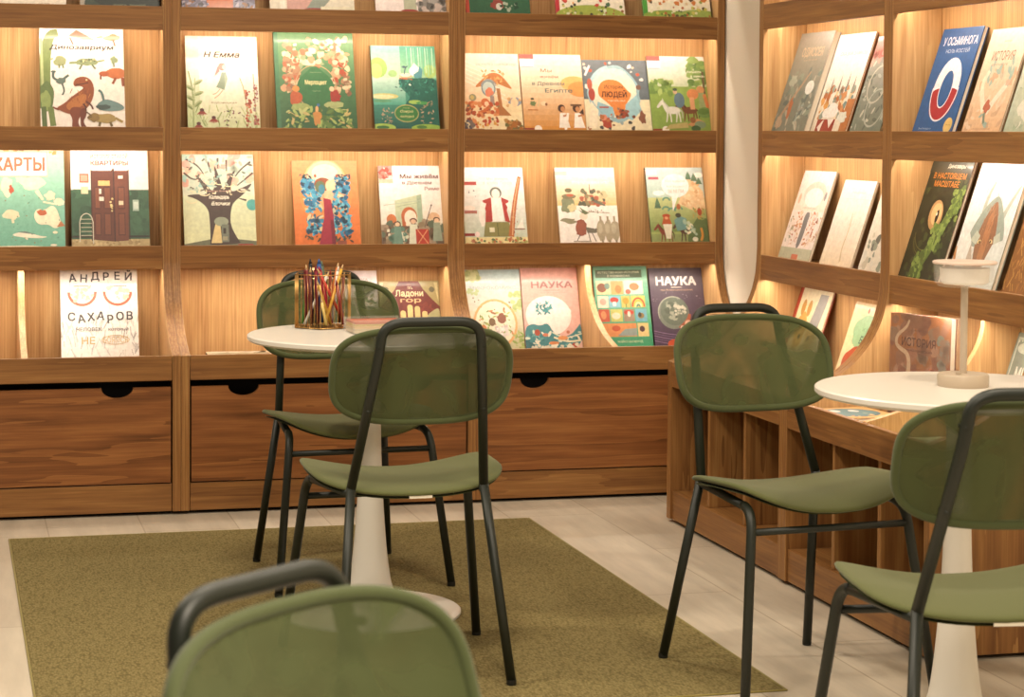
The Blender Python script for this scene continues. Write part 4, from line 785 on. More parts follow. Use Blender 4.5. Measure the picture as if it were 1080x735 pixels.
# ---- right wall ----
a = Art(.268, .340, '7c7c6c', 41)
a.grad(0, 0, 1, 1, '8c8478', '6f7a70').scatter(60, 0, 0, 1, .6, .07, ['6c7c74', '849080', '94948a', '5c6c68', 'a8a494'], 'leaf').text('ОДИССЕЯ', .52, .80, .085, 'b9a084', .62, .012).text('приключения', .52, .72, .022, 'a8947c', .4)
a.line([(.10, .12), (.30, .30), (.50, .46), (.66, .60)], .06, 'a88c74', .5).blob(.36, .24, .06, .09, 'b06a48', .3).blob(.14, .10, .10, .07, 'b49c84', .3).ell(.76, .44, .12, .07, 'd9d8d0').blob(.2, .52, .1, .06, 'a4a898', .3).scatter(14, .6, .05, .95, .3, .04, ['94a49c', 'b4b8a8'], 'leaf')
book(a, .020, 'thick grey green book nearest the white corner wall', 'b4aa98', 'B', 'right', 6.251, .025, edge='cfc4b0')
a = Art(.262, .327, 'eadfdc', 42)
a.grad(0, 0, 1, 1, 'f0e4e4', 'e0d4bc').text('СКАЗКИ ЗАМКОВ', .55, .80, .036, 'a89898', .74, .006).rect(.2, .68, .9, .685, 'dccfd0')
for x, y in ((.22, .5), (.44, .52), (.66, .54), (.84, .5)): a.poly([(x-.03, y-.1), (x+.03, y-.1), (x, y+.08)], '7c6c5c'); a.rect(x-.035, y-.28, x+.035, y-.1, 'dcbf94')
a.scatter(60, .06, .16, .94, .46, .045, ['d99c54', 'b46a3c', 'e0d0b4', '94a094', 'c98a58', '6f8a88'], 'blob').blob(.42, .22, .20, .07, 'ece4dc', .3).rect(.12, .0, .62, .14, '9c3a2c').poly([(.16, .06), (.30, .14), (.26, .0)], 'e6dcd0').poly([(.40, .14), (.58, .14), (.50, .05)], 'e6dcd0').rect(.80, 0, 1, .34, 'b4703c').blob(.8, .16, .12, .05, 'd8d8cc', .3)
book(a, .008, 'white book with a castle and a red brick base', 'a8642f', 'B', 'right', 5.972, .040, edge='c08850')
a = Art(.212, .31, '848a7c', 43)
a.grad(0, 0, 1, 1, '98948c', '6f7a6c').rect(0, .78, 1, 1, 'b45c4c').scatter(20, 0, .74, 1, .86, .06, ['c98c7c', 'a04c40'], 'blob').scatter(60, 0, .05, 1, .72, .055, ['a8aca0', '6c7a70', 'c4c0b0', '5c6458'], 'leaf').ring(.45, .5, .3, .2, .03, 'bcb8a8').ring(.6, .26, .3, .2, .03, 'a8aca0')
book(a, .008, 'grey book with a coral top, partly hidden behind the bookcase upright', '5c6054', 'B', 'right', 5.716, .045)
a = Art(.237, .309, '2a5a92', 44)
a.text('У ОСЬМИНОГА', .52, .875, .075, 'dfe2ec', .84, .010).text('НОЛЬ КОСТЕЙ', .52, .78, .034, 'bcc8dc', .58, .006)
a.ell(.52, .42, .31, .295, 'e9e4ea', n=40).poly([(.19, .43), (.86, .43), (.84, .30), (.74, .16), (.52, .105), (.30, .16), (.22, .3)], 'a82c34').ring(.52, .42, .325, .31, .02, 'e9e4ea', 178, 362, 40).ell(.52, .42, .155, .185, 'e9e4ea', n=34).ell(.52, .42, .14, .172, '2a5a92', n=34)
a.text('Энн Ричардсон', .30, .045, .018, 'bcc8dc', .32).text('читаем вместе', .33, .015, .014, 'bcc8dc', .36).ell(.86, .075, .10, .072, 'd9b870', n=24).text('числа', .86, .08, .014, '8c6c34', .12)
book(a, .014, 'bright blue book with a big white and red ring on its cover', '234c7c', 'B', 'right', 5.270, .040, edge='234c7c', mat=MATTE)
a = Art(.206, .297, 'dcbc9c', 45)
a.grad(0, 0, 1, 1, 'e6cdb8', 'd9b088').scatter(60, 0, .05, 1, .70, .07, ['c4b49c', '9cb0a4', 'e0c4a8', 'c9a484'], 'leaf').text('ИСТОРИЯ', .50, .74, .085, '8c6450', .58, .006).text('динозавров', .46, .66, .024, 'a88470', .42).text('автор', .5, .88, .02, 'a88c78', .2)
a.line([(.26, .60), (.16, .48), (.28, .34), (.42, .22)], .07, 'e2d8c0', 1.6).line([(.82, .46), (.62, .32), (.50, .20)], .09, 'd8d4c0', 1.2).blob(.48, .26, .08, .06, 'b4644c', .3).blob(.84, .48, .06, .03, 'c8a890', .3).line([(.46, .2), (.52, .1)], .05, '7c8c7c').text('рассказ в картинках', .5, .05, .014, 'a88470', .5)
book(a, .008, 'sandy book with two pale long necked animals beside the blue book', 'a88c6c', 'B', 'right', 5.010, .049, edge='c9b090')
a = Art(.21, .275, 'c9c8b0', 46)
a.grad(0, 0, 1, 1, 'd4d0c0', 'aab49c').scatter(40, .05, .05, .95, .9, .08, ['b8bca4', 'dcd8c8', '9caa90'], 'blob').text('ЛЕС', .5, .8, .08, '6c7860', .4)
book(a, .012, 'pale green book at the right edge of the photo on the upper rack', 'b4b8a4', 'B', 'right', 4.785, .052)

a = Art(.250, .301, 'efe2dc', 47)
a.grad(0, .55, 1, 1, 'efe0e2', 'ecdccc').ell(.55, .74, .34, .14, 'e6c8bc', n=26).ell(.55, .70, .28, .11, 'f2e6e4', n=26).rect(0, 0, 1, .13, 'b9bca4').rect(.42, .0, .62, .06, 'c46a4c').text('чудесный сад', .5, .585, .020, 'a89c90', .44)
a.poly([(.50, .55), (.58, .50), (.60, .36), (.56, .13), (.44, .13), (.46, .36), (.44, .48)], '75787c').ell(.53, .48, .07, .06, '75787c')
a.scatter(46, .22, .15, .42, .54, .026, ['c98458', 'dcb088', 'b4684c', 'e0c4a0'], 'leaf').scatter(46, .64, .15, .84, .54, .026, ['c98458', 'dcb088', 'b4684c', 'e0c4a0'], 'leaf').ell(.12, .68, .04, .06, 'd9b49c').ell(.90, .72, .035, .05, '85858a').scatter(16, .04, .2, .2, .5, .03, ['c8a888', '9a9c84'], 'leaf').scatter(12, .86, .2, .98, .5, .03, ['c8a888', '9a5c44'], 'leaf')
book(a, .008, 'white book with a grey bottle shape between orange flowers', 'c8b8a0', 'C', 'right', 6.245, .048, edge='c8b8a0')
a = Art(.231, .277, 'ece0d4', 48)
a.grad(0, 0, 1, 1, 'f2e6e6', 'e6d4b8').line([(.62, .05), (.56, .2), (.60, .4), (.56, .62)], .05, 'cdb894', .3).rect(.2, .78, .9, .785, 'dccfca').text('тишина', .55, .86, .03, 'd4c4bc', .4)
book(a, .008, 'almost blank cream book with one thin branch, lower right rack', 'd4c4a8', 'C', 'right', 5.938, .056, edge='d4c4a8')
a = Art(.20, .25, 'e0d8c8', 49)
a.scatter(50, .05, .05, .95, .8, .06, ['8c9484', 'c4bca8', '5c6058', 'd8d4c8'], 'blob')
book(a, .008, 'small pale grey book almost hidden behind the upright of the right bookcase', 'b4a890', 'C', 'right', 5.635, .040)
a = Art(.245, .366, '222a1c', 50)
a.scatter(110, 0, 0, 1, .80, .045, ['2c3620', '1a2014', '384428', '242a1c', '3c4a28'], 'blob').ell(.46, .52, .22, .16, '1a2014', 25).ell(.46, .52, .16, .125, 'b48c5c', 25).ell(.47, .53, .12, .09, 'd9b07c', 25).ell(.50, .51, .035, .055, '1c140e').ell(.48, .53, .014, .014, 'efe6d8')
for k in range(4): a.ring(.40, .40-.02*k, .30, .17, .016, ['5c5a34', '3c4024'][k % 2], 190, 320, 14)
a.poly([(.20, .0), (.40, .0), (.70, .30), (.98, .66), (.98, .78), (.88, .76), (.60, .40), (.36, .16)], '5a7038').scatter(90, .28, .02, .52, .22, .03, ['6c8440', '4c6030', '839a50'], 'blob').scatter(60, .50, .24, .76, .46, .03, ['6c8440', '4c6030', '839a50'], 'blob').scatter(60, .74, .48, .98, .74, .03, ['6c8440', '4c6030', '839a50'], 'blob')
a.rect(.0, .86, 1, 1, '3a3c30').text('Динозавры', .62, .915, .030, 'd8d4c4', .42, .008).text('В НАСТОЯЩЕМ', .52, .835, .044, 'd08438', .78, .010).text('МАСШТАБЕ', .50, .77, .044, 'd08438', .60, .010)
book(a, .010, 'dark book with a large yellow reptile eye and green scales', '6a4a38', 'C', 'right', 5.305, .022, edge='b49a84')
a = Art(.258, .359, 'ddd8d4', 51)
a.grad(0, 0, 1, 1, 'ece2e4', 'c8ccc4').scatter(90, 0, .0, 1, .8, .045, ['c4ccc8', 'dcdcd4', 'b4c0bc', 'e6e0da'], 'stroke').line([(.36, .52), (.34, .68), (.42, .82)], .09, 'a8acA0', .3).line([(.76, .52), (.84, .66), (.96, .80)], .09, 'a8aca0', .3)
a.poly([(.18, .36), (.22, .46), (.34, .60), (.46, .68), (.56, .72), (.66, .68), (.80, .56), (.92, .42), (.92, .34), (.76, .30), (.56, .34), (.34, .30)], '8f9a90').poly([(.40, .50), (.50, .64), (.58, .68), (.64, .62), (.72, .48), (.76, .36), (.70, .22), (.64, .10), (.56, .06), (.48, .10), (.42, .22), (.36, .36)], '8c6248').poly([(.50, .54), (.57, .62), (.62, .50), (.62, .22), (.56, .14), (.50, .24)], 'a87450').scatter(40, .42, .3, .70, .6, .02, ['7c5640', '9c7458', 'b08c6c'], 'stroke')
a.poly([(.26, .36), (.34, .44), (.44, .40), (.40, .33)], 'b4b8a8').poly([(.72, .40), (.82, .44), (.88, .36), (.76, .33)], 'b4b8a8').ell(.45, .355, .035, .014, 'e0c890', 20).ell(.69, .365, .035, .014, 'e0c890', -20).ell(.46, .353, .014, .012, '1c1812').ell(.68, .363, .014, .012, '1c1812').ell(.56, .085, .055, .028, '3c2e26')
a.poly([(.0, .30), (.20, .42), (.30, .34), (.26, .0), (0, 0)], 'dcdad4').poly([(.74, .34), (1, .40), (1, 0), (.68, 0), (.66, .2)], 'd0d4d0').poly([(.30, .34), (.40, .22), (.50, .06), (.36, 0), (.26, 0)], 'b8a898').line([(0, .3), (.08, .1), (.10, .0)], .05, 'b47c4c')
book(a, .014, 'pale book with a brown wolf face between long ears', '8c9488', 'C', 'right', 5.012, .023, edge='a8aa90')
a = Art(.25, .30, '8c5c30', 52)
a.scatter(300, 0, 0, 1, 1, .03, ['a8743c', 'c99a58', '8c5c30', 'b48448', 'c08c50'], 'stroke').ell(.5, .6, .18, .12, '5c3a20').ell(.5, .62, .05, .04, 'e6c070')
book(a, .012, 'golden brown furry cover at the right edge beside the wolf book', '4a3424', 'C', 'right', 4.745, .045, edge='3c2a1c')

a = Art(.258, .306, 'e3d4b8', 53)
a.rect(0, 0, .10, 1, 'a83c24').grad(.1, 0, 1, 1, 'dcd4b8', 'e0c88c').blob(.34, .52, .16, .20, 'c99a4c', .15).ell(.26, .78, .06, .09, 'b4843c').ell(.44, .78, .06, .09, 'b4843c').ell(.38, .46, .035, .03, '2c2018').blob(.70, .50, .15, .20, 'd9b478', .15).poly([(.56, .60), (.84, .60), (.92, .95), (.66, .95)], '8c8c8c').ell(.66, .46, .035, .03, '2c2018').scatter(30, .2, .0, .95, .22, .05, ['8c9c4c', 'a8b060', 'c9783c'], 'leaf').rect(.90, 0, 1, 1, 'ead6b4')
book(a, .008, 'book with two yellow dogs and a red spine strip, partly behind a green chair', 'a83c24', 'D', 'right', 6.255, .046)
a = Art(.221, .290, 'e6ca9c', 54)
a.blob(.58, .68, .40, .20, '8cb084', .08, 22).blob(.50, .28, .40, .26, 'b04a28', .06, 22).rect(.60, .50, 1, .52, 'e6ca9c').text('Бим', .60, .60, .08, '2c4434', .30, .008, .2).text('и лес', .62, .72, .05, '6c9068', .34, 0, .2).ell(.48, .92, .03, .03, 'b0664c').ell(.66, .20, .16, .09, 'ece4d8', 20).poly([(.50, .22), (.84, .30), (.84, .06), (.56, .08)], '2c2630').scatter(6, .3, .2, .5, .4, .02, ['8c3420'], 'dot').rect(.74, .34, .84, .46, 'e0a05c')
book(a, .008, 'orange and green book leaning in the right bookcase behind the curved upright', 'c9a468', 'D', 'right', 5.845, .051, edge='d9b47c')
a = Art(.236, .298, '9c6c50', 55)
a.grad(0, 0, 1, 1, 'b87444', '80583c').scatter(90, .0, .0, 1, 1, .08, ['a8745a', '9a6a50', 'b0846a', '9a7860', '94604a', 'a06e50'], 'blob').scatter(24, .8, .55, 1, .8, .05, ['94887a', '8c8c7a', '9c7c66'], 'blob').text('ИСТОРИЯ', .48, .745, .075, '5a3228', .56, .004).text('динозавров', .46, .67, .024, '6a4034', .50, .004).text('Динара Крут', .50, .86, .020, '6a4438', .28)
a.line([(.32, .95), (.28, .88), (.12, .80), (.10, .72), (.16, .68), (.30, .64), (.34, .54), (.30, .40), (.2, .2)], .03, 'd4b494', 2.4).blob(.72, .46, .09, .055, 'c98466', .3).ell(.72, .50, .04, .018, '8c4430').scatter(30, .40, .36, .94, .44, .04, ['b8a890', '6c6454', '8c8468'], 'leaf')
e_ = book(a, .022, 'brown square book in a clear sleeve turned towards the camera behind the lamp table', '7a4a34', 'D', 'right', 5.230, -.008, lean=math.radians(1.5), yaw=math.radians(17), edge='8c5c44')
bm = bmesh.new()
bm_box(bm, -.1185, -.0035, 0, .134, -.0030, .300); bm_box(bm, .1335, -.0030, 0, .134, .0235, .300); bm_box(bm, -.1185, .0230, 0, .1335, .0235, .300)
obj('clear_sleeve', bm, SLEEVE, e_).matrix_local = Matrix.Rotation(-math.radians(1.5), 4, 'X')
a = Art(.18, .290, '8c9488', 56)
a.rect(.05, .04, .95, .96, 'c4c8bc').rect(.08, .06, .92, .94, '7f877c').scatter(40, .06, .90, .94, .96, .02, ['d4d8cc', 'a4aca0'], 'leaf').ell(.30, .86, .2, .05, 'b8bcb0').text('МИФЫ', .56, .62, .12, 'd9d4c8', .66, .016).text('НОВОСИБИРСК', .56, .50, .05, 'd9d4c8', .7, .006).rect(.1, .34, .92, .36, 'ccd4cc').rect(.1, .26, .92, .30, 'a4bcb4').rect(.1, .18, .92, .22, 'c4ccc0')
book(a, .008, 'grey green framed book at the right edge, just above the lamp table', '5c6458', 'D', 'right', 4.857, .051, edge='5c6458')
# ---- books lying flat ----
a = Art(.225, .165, 'ded4bc', 57); a.scatter(30, .05, .05, .95, .95, .10, ['cfc4a4', 'b4a888', 'e6dfcb', 'a89c84'], 'blob')
book(a, .016, 'pale magazine lying flat on the shelf under the tree picture book', '4a4438', flat=(.985, 7.205, FLOOR_D+.0005, -.04), group='books lying flat in the display bays')

a = Art(.20, .20, 'e0b478', 58); a.ell(.5, .50, .40, .40, '4f7c88', n=36).ell(.5, .5, .35, .35, '5c8c96', n=36).ell(.30, .36, .10, .07, 'f0e8e4').ell(.36, .62, .10, .07, 'f0e8e4').ell(.6, .66, .06, .03, '94b0a4').scatter(12, .75, .2, .98, .8, .05, ['d89c5c', 'ecc894'], 'leaf')
book(a, .024, 'orange board book with a blue circle lying flat beneath the edge of the lamp table', 'e8c498', flat=(2.432, 5.312, FLOOR_D+.0005, -PI/2+.13), group='books lying flat in the display bays', edge='ead0ac')
a = Art(.20, .20, 'd4d8ac', 59); a.scatter(20, .1, .1, .9, .9, .1, ['c0c890', 'e6e4c4'], 'blob')
book(a, .008, 'pale green board book lying flat just behind the lamp table chair', 'c4c89c', flat=(2.416, 4.846, FLOOR_D+.0005, -PI/2), group='books lying flat in the display bays')
a = Art(.20, .145, 'e8dcd0', 60); a.ell(.60, .5, .14, .16, 'd08a60').scatter(22, .05, .1, .95, .9, .07, ['e0ccc0', 'd4c0ac', 'c8a890'], 'leaf')
book(a, .006, 'pale booklet lying on the white table behind the centre chair', 'd8ccc0', flat=(1.255, 5.485, .7455, -.30), group='books lying flat in the display bays', name='booklet')

# ---------------------------------------------------------------- rug
m, nt, b = new_mat('olive_woven_rug'); L = nt.links.new
tc = N(nt, 'ShaderNodeTexCoord'); n1 = N(nt, 'ShaderNodeTexNoise', Scale=150., Detail=3., Roughness=.7); L(tc.outputs['Object'], n1.inputs['Vector'])
n2 = N(nt, 'ShaderNodeTexNoise', Scale=2.5, Detail=3.); L(tc.outputs['Object'], n2.inputs['Vector'])
mpr = N(nt, 'ShaderNodeMapping'); mpr.inputs['Rotation'].default_value = (0, 0, .6); mpr.inputs['Scale'].default_value = (1, .35, 1); L(tc.outputs['Object'], mpr.inputs[0])
vo = N(nt, 'ShaderNodeTexVoronoi', Scale=190.); L(mpr.outputs[0], vo.inputs['Vector'])
ad = N(nt, 'ShaderNodeMath', operation='MULTIPLY_ADD'); ad.inputs[1].default_value = .55; L(vo.outputs['Distance'], ad.inputs[0]); L(n1.outputs[0], ad.inputs[2])
rp = N(nt, 'ShaderNodeValToRGB'); L(ad.outputs[0], rp.inputs[0]); e = rp.color_ramp.elements
e[0].position = .42; e[0].color = (*hx('93855a'), 1); e[1].position = 1.0; e[1].color = (*hx('665b39'), 1)
L(rp.outputs[0], b.inputs['Base Color']); b.inputs['Roughness'].default_value = .95; b.inputs['Specular IOR Level'].default_value = .1
bp = N(nt, 'ShaderNodeBump', Strength=.7, Distance=.003, invert=True); L(ad.outputs[0], bp.inputs['Height']); L(bp.outputs[0], b.inputs['Normal'])
RUGM = m
RUGE = fabric('rug_binding', '8a7d45', scale=300.)
rug = empty('rug', (.18, 4.39, 0), .003, 'flat woven olive green rug under the table with the pencil holder', 'rug')
box('pile', (0.006, .006, 0), (1.679, 2.159, .0042), RUGM, rug, bevel=.002)
for a, b_ in (((0, 0, 0), (.006, 2.165, .0045)), ((1.679, 0, 0), (1.685, 2.165, .0045)), ((.006, 0, 0), (1.679, .006, .0045)), ((.006, 2.159, 0), (1.679, 2.165, .0045))):
    box('edge_binding', a, b_, RUGE, rug, bevel=.002)
RZ = .0045
# ---------------------------------------------------------------- tables
def table(x, y, z0, R, H, FR, label):
    t = empty('pedestal_table', (x, y, z0), 0, label, 'table'); H -= z0
    lathe('tabletop', [(0, H), (R-.004, H), (R, H-.003), (R, H-.012), (R-.006, H-.017), (R-.030, H-.022), (0, H-.022)], WHITE, t, 96)
    lathe('mounting_plate', [(0, H-.0221), (.14, H-.0221), (.14, H-.030), (.05, H-.036), (.028, H-.05), (0, H-.05)], simple('plate_'+str(R), '8b8a78', .5), t, 40)
    pr = [(0, H-.0500), (.0275, H-.0500), (.0265, .60), (.0285, .45), (.033, .33), (.040, .22), (.049, .13), (.060, .07), (.080, .038), (.115, .022), (.17, .014), (FR-.012, .010), (FR, .006), (FR, 0), (0, 0)]
    P2 = [pr[0], pr[1]]
    mid = pr[1:13]
    q = bez(mid, 4); P2 = [pr[0]]+q+pr[13:]
    lathe('pedestal', P2, WHITE, t, 72)
    return t
table(1.078, 5.35, RZ+.0005, .325, .745, .242, 'round white pedestal table standing on the olive rug, with a pencil holder on it')
table(2.087, 4.015, 0, .305, .740, .232, 'round white pedestal table with a small lamp on it, by the right bookcase')
# ---------------------------------------------------------------- chairs
CD = dict(wr=.2018, yr=-.2545, wk=.1579, yk=-.161, zk=.452, wt=.1195, yt=-.285, zt=.80, za=.846, wf=.2481, yf=.2237, wn=.2013, yn=.1572, zn=.431, zst=.382)
def sg(v, e): return math.copysign(abs(v)**e, v)
def pad(name, outline, surf, thick, mat, parent, rings=12, n=64, p=2.6):
    """closed cushion-like sheet: outline(a)->(u,v), surf(u,v)->(point, normal)"""
    bm = bmesh.new(); rows = []
    for side in (1, -1):
        rs = []
        for k in range(rings+1):
            r = math.sin(PI/2*k/rings) if k else 0
            off = side*thick/2*max(0, 1-r**p)**(1/p)
            if k == 0:
                P, Nn = surf(*outline(0, 0)); rs.append([bm.verts.new(P+Nn*off)])
            else:
                ring = []
                for j in range(n):
                    P, Nn = surf(*outline(2*PI*j/n, r)); ring.append((P+Nn*off))
                if k == rings and side == -1: ring = rows[0][-1]
                else: ring = [bm.verts.new(v) for v in ring]
                rs.append(ring)
        rows.append(rs)
        for A, B in zip(rs, rs[1:]):
            for j in range(n):
                if len(A) == 1: bm.faces.new((A[0], B[j], B[(j+1) % n]))
                else: bm.faces.new((A[j], B[j], B[(j+1) % n], A[(j+1) % n]))
    return obj(name, bm, mat, parent, smooth=True)
def make_chair(loc, rz, label):
    t = empty('chair', loc, rz, label, 'chair', 'green chairs with tube frames round the white tables'); d = CD; r = .0112
    # backrest: a mesh sleeve stretched over an oval ring
    zc, hz, wb = .7172, .110, .212
    def bsurf(u, v):
        y = -.230+.89*u*u-.30*(v-zc)
        nrm = Vector((1.78*u, -1, -.30)).normalized()
        return Vector((u, y, v)), nrm
    bo = lambda a, q: (wb*q*sg(math.cos(a), .62), zc+hz*q*sg(math.sin(a), .62))
    pad('backrest', bo, bsurf, .015, MESHM, t, rings=10)
    rim = [bsurf(*bo(2*PI*k/72, .985))[0] for k in range(72)]
    tube('backrest_rim', rim, .0085, RIMM, t.children[0], n=10, closed=True)
    # frame
    k = fillet([(-d['wk'], d['yk'], d['zk']), (-d['wt'], d['yt']+.006, d['zt']-.03), (-d['wt']+.008, d['yt']-.004, d['za']), (d['wt']-.008, d['yt']-.004, d['za']), (d['wt'], d['yt']+.006, d['zt']-.03), (d['wk'], d['yk'], d['zk'])], .055, 8)
    tube('back_frame', k, r, TUBE, t, n=14)
    for sx in (-1, 1):
        tube('leg', [(sx*d['wk'], d['yk'], d['zk']+.004), (sx*d['wr'], d['yr'], .006)], r, TUBE, t, n=14)
        path = fillet([(sx*d['wk'], d['yk'], d['zk']-.012), (sx*d['wn'], d['yn'], d['zn']), (sx*d['wf'], d['yf'], .006)], .05, 8)
        tube('seat_rail', path[:2], r*.92, TUBE, t, n=14)
        tube('leg', path[1:], r, TUBE, t, n=14)
        for px, py in ((d['wr'], d['yr']), (d['wf'], d['yf'])):
            g = lathe('glide', [(0, 0), (.0108, 0), (.0115, .003), (.0115, .012), (0, .012)], GLIDE, t, 16); g.location = (sx*px, py, 0)
    u = d['zst']/d['zn']; sxw = d['wf']+(d['wn']-d['wf'])*u; syy = d['yf']+(d['yn']-d['yf'])*u
    tube('stretcher', [(-sxw, syy, d['zst']), (sxw, syy, d['zst'])], r*.75, TUBE, t, n=12)
    # two fixings on each post
    for sx in (-1, 1):
        for z in (.640, .79):
            f_ = (z-d['zk'])/(d['zt']-.03-d['zk']); px = d['wk']+(d['wt']-d['wk'])*min(f_, 1); py = d['yk']+(d['yt']+.006-d['yk'])*min(f_, 1)
            tube('fixing', [(sx*px, py-.0125, z), (sx*px, py+.022, z)], .005, TUBE, t, n=10)
    # seat
    y0, y1 = -.165, .200; yc, hy = (y0+y1)/2, (y1-y0)/2; wsx = .236; zs = .4455
    def ssurf(u_, v_):
        fr = max(0, v_-.10); z = zs+(.60+.9*v_)*u_*u_-2.2*fr*fr-.10*max(0, -v_-.05)
        return Vector((u_, v_, z)), Vector((-1.44*u_, 4.4*fr, 1)).normalized()
    so = lambda a, q: (wsx*q*sg(math.cos(a), .62), yc+hy*q*sg(math.sin(a), .62))
    pad('seat', so, ssurf, .022, SEATM, t, rings=10, p=3.2)
    def s2(u_, v_):
        P, Nn = ssurf(u_, v_); return P-Nn*.0125, Nn
    so2 = lambda a, q: (wsx*.95*q*sg(math.cos(a), .62), yc+hy*.94*q*sg(math.sin(a), .62))
    pad('seat_shell', so2, s2, .006, RIMM, t, rings=6)
    box('care_label', (-.02, y0+.004, .424), (.035, y0+.006, .435), TAG, t, bevel=0)
    return t
make_chair((1.0992, 5.8159, RZ), 3.2198, 'green chair behind the table with the pencil holder, its back towards the bookcase')
make_chair((1.0487, 4.8215, RZ), .0169, 'green chair seen from behind in front of the table with the pencil holder')
c_ = make_chair((1.916, 4.507, .0024), 3.2818, 'green chair between rug and right bookcase, facing the table with the lamp')
c_.rotation_euler = (0, -.0098, 3.2818)
make_chair((.4720, 1.742, 0), 3.8295, 'green chair closest to the camera, cut off by the bottom edge')
make_chair((1.8043, 3.4078, 0), -.1391, 'green chair seen from behind at the right edge, in front of the lamp table')
# ---------------------------------------------------------------- lamp on the right table
lm_ = empty('table_lamp', (2.110, 4.045, .740), 0, 'small sand coloured table lamp with a clear acrylic head on the right table', 'lamp')
lathe('lamp_base', [(0, 0), (.053, 0), (.0545, .003), (.0545, .023), (.052, .027), (.012, .028), (0, .028)], LAMPM, lm_, 56)
lathe('pole', [(0, .0281), (.0078, .0281), (.0078, .214), (0, .214)], LAMPM, lm_, 20)
lathe('power_button', [(0, .0281), (.006, .0281), (.006, .032), (0, .033)], LAMPM, lm_, 14).location = (-.022, -.02, 0)
lathe('lamp_shade', [(.0605, .219), (.064, .222), (.066, .250), (.066, .262), (.0615, .262), (.0615, .250), (.059, .224), (.012, .2185), (.012, .2145), (.057, .2145), (.0605, .219)], ACRYL, lm_, 64)
lathe('diffuser', [(0, .2195), (.044, .2195), (.050, .224), (.053, .254), (0, .254)], FROST, lm_, 48)
lathe('shade_cap', [(0, .2625), (.066, .2625), (.068, .264), (.068, .267), (.066, .2685), (0, .2685)], simple('pink_sand_cap', 'd9c2b2', .4), lm_, 64)
# ---------------------------------------------------------------- pencil holder and pencils
px, py, pz = .984, 5.545, .745
ph = empty('pencil_holder', (px, py, pz), 0, 'hexagonal brass wire pencil holder standing on the white table', 'pencil holder')
HR, HH = .083, .146; a0 = math.atan2(5.467-py, .964-px)
hexv = [(HR*math.cos(a0+k*PI/3), HR*math.sin(a0+k*PI/3)) for k in range(6)]
bm = bmesh.new()
for z in (.003, HH): bm_tube(bm, [(x, y, z) for x, y in hexv], .0013, 8, closed=True)
obj('rim_wire', bm, GOLD, ph, smooth=True)
bm = bmesh.new()
for k in range(6):
    a, b_ = hexv[k], hexv[(k+1) % 6]
    for j in range(8):
        f_ = j/8; x, y = a[0]+(b_[0]-a[0])*f_, a[1]+(b_[1]-a[1])*f_
        bm_tube(bm, [(x, y, .003), (x, y, HH)], .0012 if j == 0 else .0006, 6)
obj('upright_wires', bm, GOLD, ph, smooth=True)
bm = bmesh.new(); vs_ = [bm.verts.new((x*.99, y*.99, .0036)) for x, y in hexv]; v2 = [bm.verts.new((x*.99, y*.99, .0048)) for x, y in hexv]
bm.faces.new(vs_[::-1]); bm.faces.new(v2)
for k in range(6): bm.faces.new((vs_[k], vs_[(k+1) % 6], v2[(k+1) % 6], v2[k]))
obj('base_plate', bm, GOLD, ph)
PENS = [('dark red pencil leaning left in the wire holder', '6e1717', (-.030, .0), (-.045, .01), .170, .0042), ('maroon pencil upright at the left of the holder', '581420', (-.035, -.02), (-.038, -.02), .165, .0042),
 ('crimson marker leaning across the middle of the holder', '9a1430', (.022, -.005), (-.012, .0), .165, .0058), ('bright red pencil slanting to the right foot of the holder', 'b3261c', (.060, -.005), (-.018, -.012), .16, .0044),
 ('yellow pencil crossing the holder up to the right rim', 'd9a53a', (-.004, -.045), (.055, .0), .170, .0042), ('orange pencil ending at the right rim of the holder', 'c1682a', (.010, .014), (.050, .042), .172, .0042),
 ('pale yellow short pencil at the front of the holder', 'e3c878', (.0, -.055), (-.014, -.048), .085, .004), ('mustard pencil leaning behind the pale short one', 'b68a2f', (.016, -.035), (-.022, -.03), .13, .004),
 ('blue capped marker standing tallest in the holder', '2c4f86', (.0, .02), (-.008, .02), .185, .0062), ('black pen rising above the left rim of the holder', '17181c', (-.02, .03), (-.030, .032), .185, .005),
 ('green pencil at the lower left of the holder', '3e7a35', (-.055, .012), (-.032, .046), .14, .0042), ('white pencil slanting from the lower left of the holder', 'd9d3c4', (-.054, -.012), (.020, .020), .15, .004),
 ('grey green marker leaning in the middle of the holder', '5b6a55', (.012, .03), (.002, .035), .178, .006), ('white chalk marker at the upper right of the holder', 'e6e0d6', (.028, .02), (.045, .012), .165, .0045),
 ('brown pencil leaning at the back right of the holder', '7a3b22', (.050, .03), (.058, -.004), .150, .0042), ('deep red pencil upright behind the maroon one', '651218', (-.042, .012), (-.048, .016), .158, .0045), ('plum pencil standing near the centre back of the holder', '4a1430', (-.006, .048), (-.012, .052), .162, .0045),
 ('rust red pencil at the far right back of the holder', '8c2a18', (.034, .052), (.030, .056), .152, .0045), ('dark crimson pencil between the blue marker and the front', '7a1224', (-.016, -.008), (-.022, -.012), .168, .0045),
 ('dark red crayon leaning low at the right of the holder', '7f1d1a', (.050, -.036), (.030, -.034), .13, .005)]
for lab, colr, a, b_, ln, r in PENS:
    A = Vector((*a, .0052+r*.6)); B = Vector((*b_, ln)); d_ = (B-A).normalized()
    e_ = empty('coloured_pencil', (px, py, pz), 0, lab, 'pencil', 'pencils in the wire holder')
    tube('barrel', [A+d_*.002, A+d_*((B-A).length-.014)], r, simple('paint_'+colr, colr, .35), e_, n=8)
    tube('tip', [A+d_*((B-A).length-.014), B], r*.98, simple('tip_'+colr, 'caa777' if r < .0045 else colr, .6), e_, n=8, r1=r*.2)
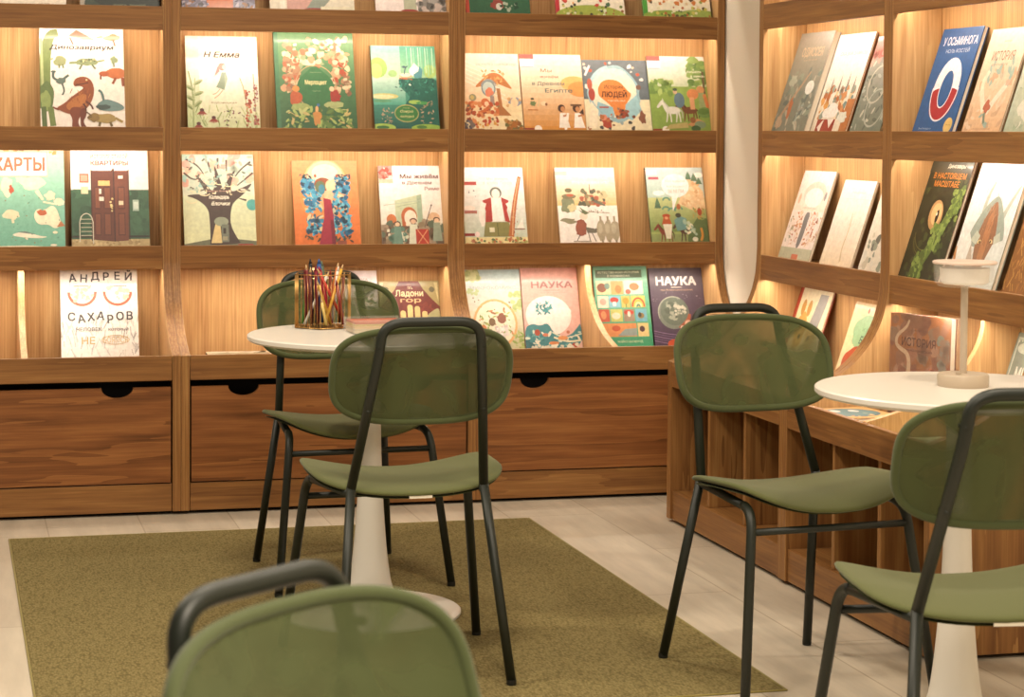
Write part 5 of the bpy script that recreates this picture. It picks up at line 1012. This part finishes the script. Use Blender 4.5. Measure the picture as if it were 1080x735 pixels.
# ---------------------------------------------------------------- things lying on the left table
tr = empty('card_box', (1.098, 5.385, .745), .05, 'open clear plastic box of picture cards beside the pencil holder', 'box')
bm = bmesh.new(); w2, d2, h2, k = .075, .055, .038, .0018
bm_box(bm, -w2, -d2, 0, w2, d2, k)
bm_box(bm, -w2, -d2, k, w2, -d2+k, h2); bm_box(bm, -w2, d2-k, k, w2, d2, h2); bm_box(bm, -w2, -d2+k, k, -w2+k, d2-k, h2); bm_box(bm, w2-k, -d2+k, k, w2, d2-k, h2)
obj('clear_box', bm, ACRYL, tr)
for i, c_ in enumerate(('c9b898', 'b8a888', 'c9a878', 'b9a35a', 'b0583c')):
    box('card_stack', (-w2+.006, -d2+.005, 0.0022+i*.0060), (w2-.006, d2-.005, 0.0022+i*.0060+.0056), simple('card_'+c_, c_, .6), tr, bevel=0)
def flat_art(w, h, bg, seed, fn):
    a = Art(w, h, bg, seed); fn(a); return a
# ---------------------------------------------------------------- light
def area(name, loc, rot, size, power, col, spread=180):
    ld = bpy.data.lights.new(name, 'AREA'); ld.shape = 'DISK' if isinstance(size, float) else 'RECTANGLE'
    if isinstance(size, float): ld.size = size
    else: ld.size, ld.size_y = size
    ld.energy = power; ld.color = col; ld.spread = math.radians(spread)
    o = bpy.data.objects.new(name, ld); COL.objects.link(o); o.location = loc; o.rotation_euler = rot
    return o
WARM = (1, .86, .68)
area('ceiling_or_fill_light', (.6, 3.3, 2.9), (0, 0, 0), .5, 42, WARM)
area('ceiling_or_fill_light', (.8, .9, 2.5), (0, 0, 0), .4, 84, WARM)  # added fill lamp, brightens the back of the nearest chair
area('ceiling_or_fill_light', (2.0, 3.0, 2.9), (0, 0, 0), .3, 34, WARM)
area('ceiling_or_fill_light', (1.2, 5.6, 2.9), (0, 0, 0), .4, 28, WARM)
area('ceiling_or_fill_light', (-.9, 4.6, 2.9), (0, 0, 0), .16, 58, WARM)
wd = bpy.data.worlds.new('world'); SC.world = wd; wd.use_nodes = True
bg = wd.node_tree.nodes['Background']; bg.inputs[0].default_value = (1, .84, .66, 1); bg.inputs[1].default_value = .20
SC.view_settings.view_transform = 'Standard'; SC.view_settings.look = 'None'
SC.view_settings.exposure = 0.; SC.view_settings.gamma = 1.; SC.view_settings.use_curve_mapping = False
SC.cycles.use_denoising = True; SC.cycles.max_bounces = 8; SC.cycles.transparent_max_bounces = 16
SC.cycles.caustics_reflective = False; SC.cycles.caustics_refractive = False; SC.cycles.sample_clamp_indirect = 6.
